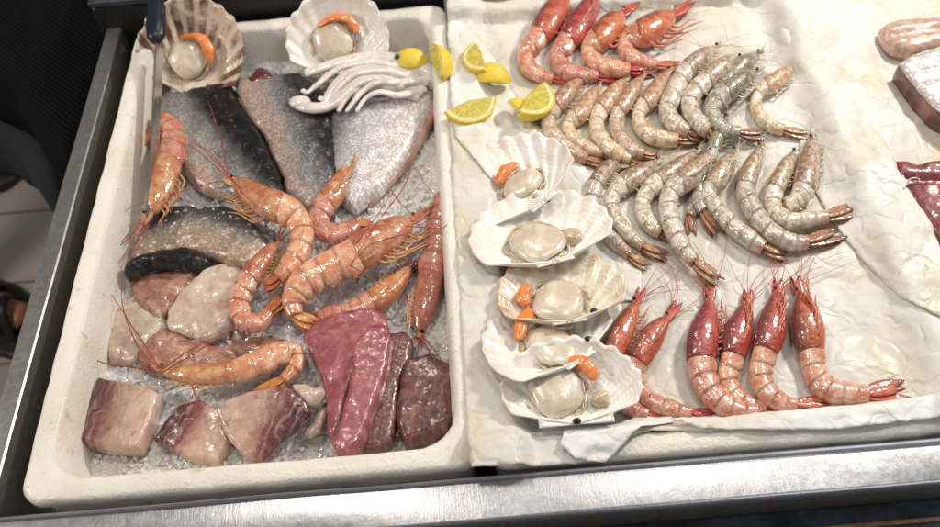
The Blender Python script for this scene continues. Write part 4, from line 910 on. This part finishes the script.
lemon((500, -4), .0, 5, 60, .045, .014, 95, 'sliver of lemon cut off by the top edge of the photo')

# ------------------------------------------------------------------ things on the right
slab('pink_fillet', [(882, 24), (900, 17), (930, 15), (975, 18), (980, 48), (940, 44), (915, 50), (895, 46), (884, 36)], .004, .016, M['pinkfillet'], 'folded pale pink fillet at the top right corner', 'fish fillet', r=7, amp=.002, dome=.004,
     fold=lambda p, w: -.006*math.exp(-((p[1]-(36-.12*(p[0]-885)))/3.0)**2), step=2.6)
slab('fish_chunk', [(900, 62), (915, 52), (945, 42), (1010, 30), (1010, 130), (945, 112), (930, 100), (912, 80)], .016, .03, M['skin_silver'], 'thick grey pink fish chunk with silvery skin at the right edge', 'fish chunk', r=4, amp=.002, mat2=M['tuna_dark'], axis=((905, 60), (1000, 120)))
slab('red_meat', [(891, 160), (905, 158), (918, 162), (935, 158), (975, 158), (1010, 200), (1010, 320), (960, 290), (942, 252), (925, 222), (905, 190)], .006, .024, M['tuna_red'], 'dark red tuna piece at the right edge with a pale thread on top', 'tuna', r=7, amp=.002, dome=.006,
     fold=lambda p, w: -.008*math.exp(-((p[1]-180)/4.0)**2), axis=((895, 240), (1000, 250)), step=2.8)
o = strand([(907, 185, .010), (910, 179, .013), (917, 178, .013), (920, 180, .012)], .0011, .0009, 'sinew', 6, 'bone', None); origin(o, P(912, 180, .01)); tag(o, 'short curled white thread lying on the dark red tuna', 'sinew')
sheet('paper_fold', [(800, 132), (850, 120), (880, 140), (892, 163), (908, 192), (926, 222), (944, 256), (972, 300), (960, 330), (900, 300), (840, 230), (806, 170)],
      lambda x, y, p, d: paper_z(x, y)+.0022+.001*max(0, ridge(Vector((x, y, 0)), 18, 8)), 3.4, M['paper'], 'crinkled cream paper fold overlapping the dark red tuna', group='papers lining the boxes', smooth=True)

# ------------------------------------------------------------------ person at the left, and the dark bar on the floor
M['coat'] = None
t = NT('ribbed dark cloth'); w = t.n('TexWave', bands_direction='DIAGONAL'); t.set(w.inputs['Vector'], t.obj()); w.inputs['Scale'].default_value = 70
t.p('Base Color', t.mix(w.outputs['Fac'], (.003, .003, .004), (.007, .008, .010))); t.p('Roughness', .9); t.p('Specular IOR Level', .08); t.p('Normal', t.bump(w.outputs['Fac'], .002, .6)); M['coat'] = t.m
M['trouser'] = simple('dark blue trousers', (.010, .013, .018), .95, scale=300); M['skinp'] = simple('skin', (.36, .17, .10), .5, sss=.2, scale=30)
M['sandal'] = simple('black leather', (.012, .011, .010), .45)
pz = P(-40, 300, FZ); pr_ = thing('person', 'person in dark ribbed coat and strappy black sandal standing left of the counter', 'person', (pz.x, pz.y, FZ))
mb = MB(); fp = [P(34, 322, FZ+.02), P(24, 318, FZ+.03), P(4, 312, FZ+.042), P(-30, 306, FZ+.06), P(-60, 302, FZ+.09)]
q = [tuple(p) for p in fp]+[tuple(P(-78, 300, FZ+.09)+Vector((0, 0, z))) for z in (.06, .16, .3, .45, .62)]
mb.tube([crom(q, i*(len(q)-1)/60) for i in range(61)], [(.012, .034, .044, .042, .04, .038, .04, .05, .055, .06)[min(9, int(i*9/60))] for i in range(61)], 14, .8); mb.build('body', M['skinp'], pr_)
sd = MB()
for k, (a_, b_) in enumerate((((2, 288), (2, 340)), ((18, 300), (14, 345)), ((-14, 280), (-14, 336)))):
    p0 = P(*a_, FZ+.01); p1 = P(*b_, FZ+.01); m_ = (p0+p1)/2+Vector((0, 0, .088 if k != 1 else .075)); qq = [tuple(p0), tuple(p0.lerp(m_, .6)+Vector((0, 0, .02))), tuple(m_), tuple(p1.lerp(m_, .6)+Vector((0, 0, .02))), tuple(p1)]
    sd.tube([crom(qq, i*4/20) for i in range(21)], .011, 8, .5)
sd.build('sandal_strap', M['sandal'], pr_)
slab('sandal_sole', [(44, 318), (34, 300), (16, 284), (-10, 276), (-60, 270), (-60, 345), (-10, 352), (14, 356), (34, 345)], FZ+.02, .018, M['sandal'], parent=None, r=4).parent = None
so = bpy.data.objects['sandal_sole']; so.parent = pr_; so.location = -Vector(pr_.location)
for nm, poly, z, th, mt in (('coat', [(-140, -160), (175, -160), (150, -30), (141, 0), (122, 50), (106, 95), (90, 140), (76, 186), (62, 172), (44, 150), (20, 110), (0, 84), (-140, 20)], -.10, .10, M['coat']),
                        ('trousers', [(-150, 20), (0, 70), (22, 92), (50, 122), (70, 150), (76, 178), (62, 190), (46, 192), (28, 172), (8, 140), (-20, 124), (-150, 110)], -.22, .12, M['trouser'])):
    o = slab(nm, poly, z, th, mt, r=22, amp=.012, nsc=9, step=7, jit=2, dome=.03); o.parent = pr_; o.location = -Vector(pr_.location)
p0 = P(-30, 172, FZ); bo = slab('floor_bar', [(-60, 196), (-60, 176), (0, 160), (20, 150), (27, 158), (20, 170), (0, 184)], FZ+.03, .03, M['sandal'], 'black bar lying on the tiled floor at the left edge', 'bar', r=3, step=6)

# ------------------------------------------------------------------ small black specks of pepper and herbs are left as single crumbs
# ------------------------------------------------------------------ light
w = bpy.data.worlds.new('World'); bpy.context.scene.world = w; w.use_nodes = True
w.node_tree.nodes['Background'].inputs[0].default_value = (.93, .95, 1.0, 1); w.node_tree.nodes['Background'].inputs[1].default_value = .11
def area(name, loc, tgt, size, power, col):
    l = bpy.data.lights.new(name, 'AREA'); l.shape = 'DISK'; l.size = size; l.energy = power; l.color = col
    o = bpy.data.objects.new(name, l); C.objects.link(o); o.location = loc
    o.rotation_euler = (Vector(tgt)-Vector(loc)).to_track_quat('-Z', 'Y').to_euler(); return o
area('key_lamp', (1.15, 1.28, 1.05), (.15, .62, 0), .22, 17, (1, .94, .85))
area('rail_highlight', (.36, .72, 1.00), (.2, .5, 0), .20, 1.5, (1, .95, .88))  # extra light added beside the key to make the front rail reflect brightly
area('second_lamp', (.0, 1.35, .95), (.1, .6, 0), .16, 1.7, (1, .89, .75))
area('left_lamp', (-.30, .75, 1.1), (-.2, .5, 0), .16, 2.7, (1, .91, .81))
area('floor_fill', (-1.6, .5, .9), (-1.1, .9, FZ), .3, 14, (1, .9, .8))  # added light that only brightens the dark floor tiles, not a stall lamp
area('cool_fill', (.9, -.5, 1.2), (0, .6, 0), .9, 3.5, (.90, .95, 1))  # weak cool fill added from the camera side to lift shadows, no actual window
vs = bpy.context.scene.view_settings; vs.view_transform = 'Standard'; vs.look = 'None'; vs.exposure = 0.2; vs.gamma = 1
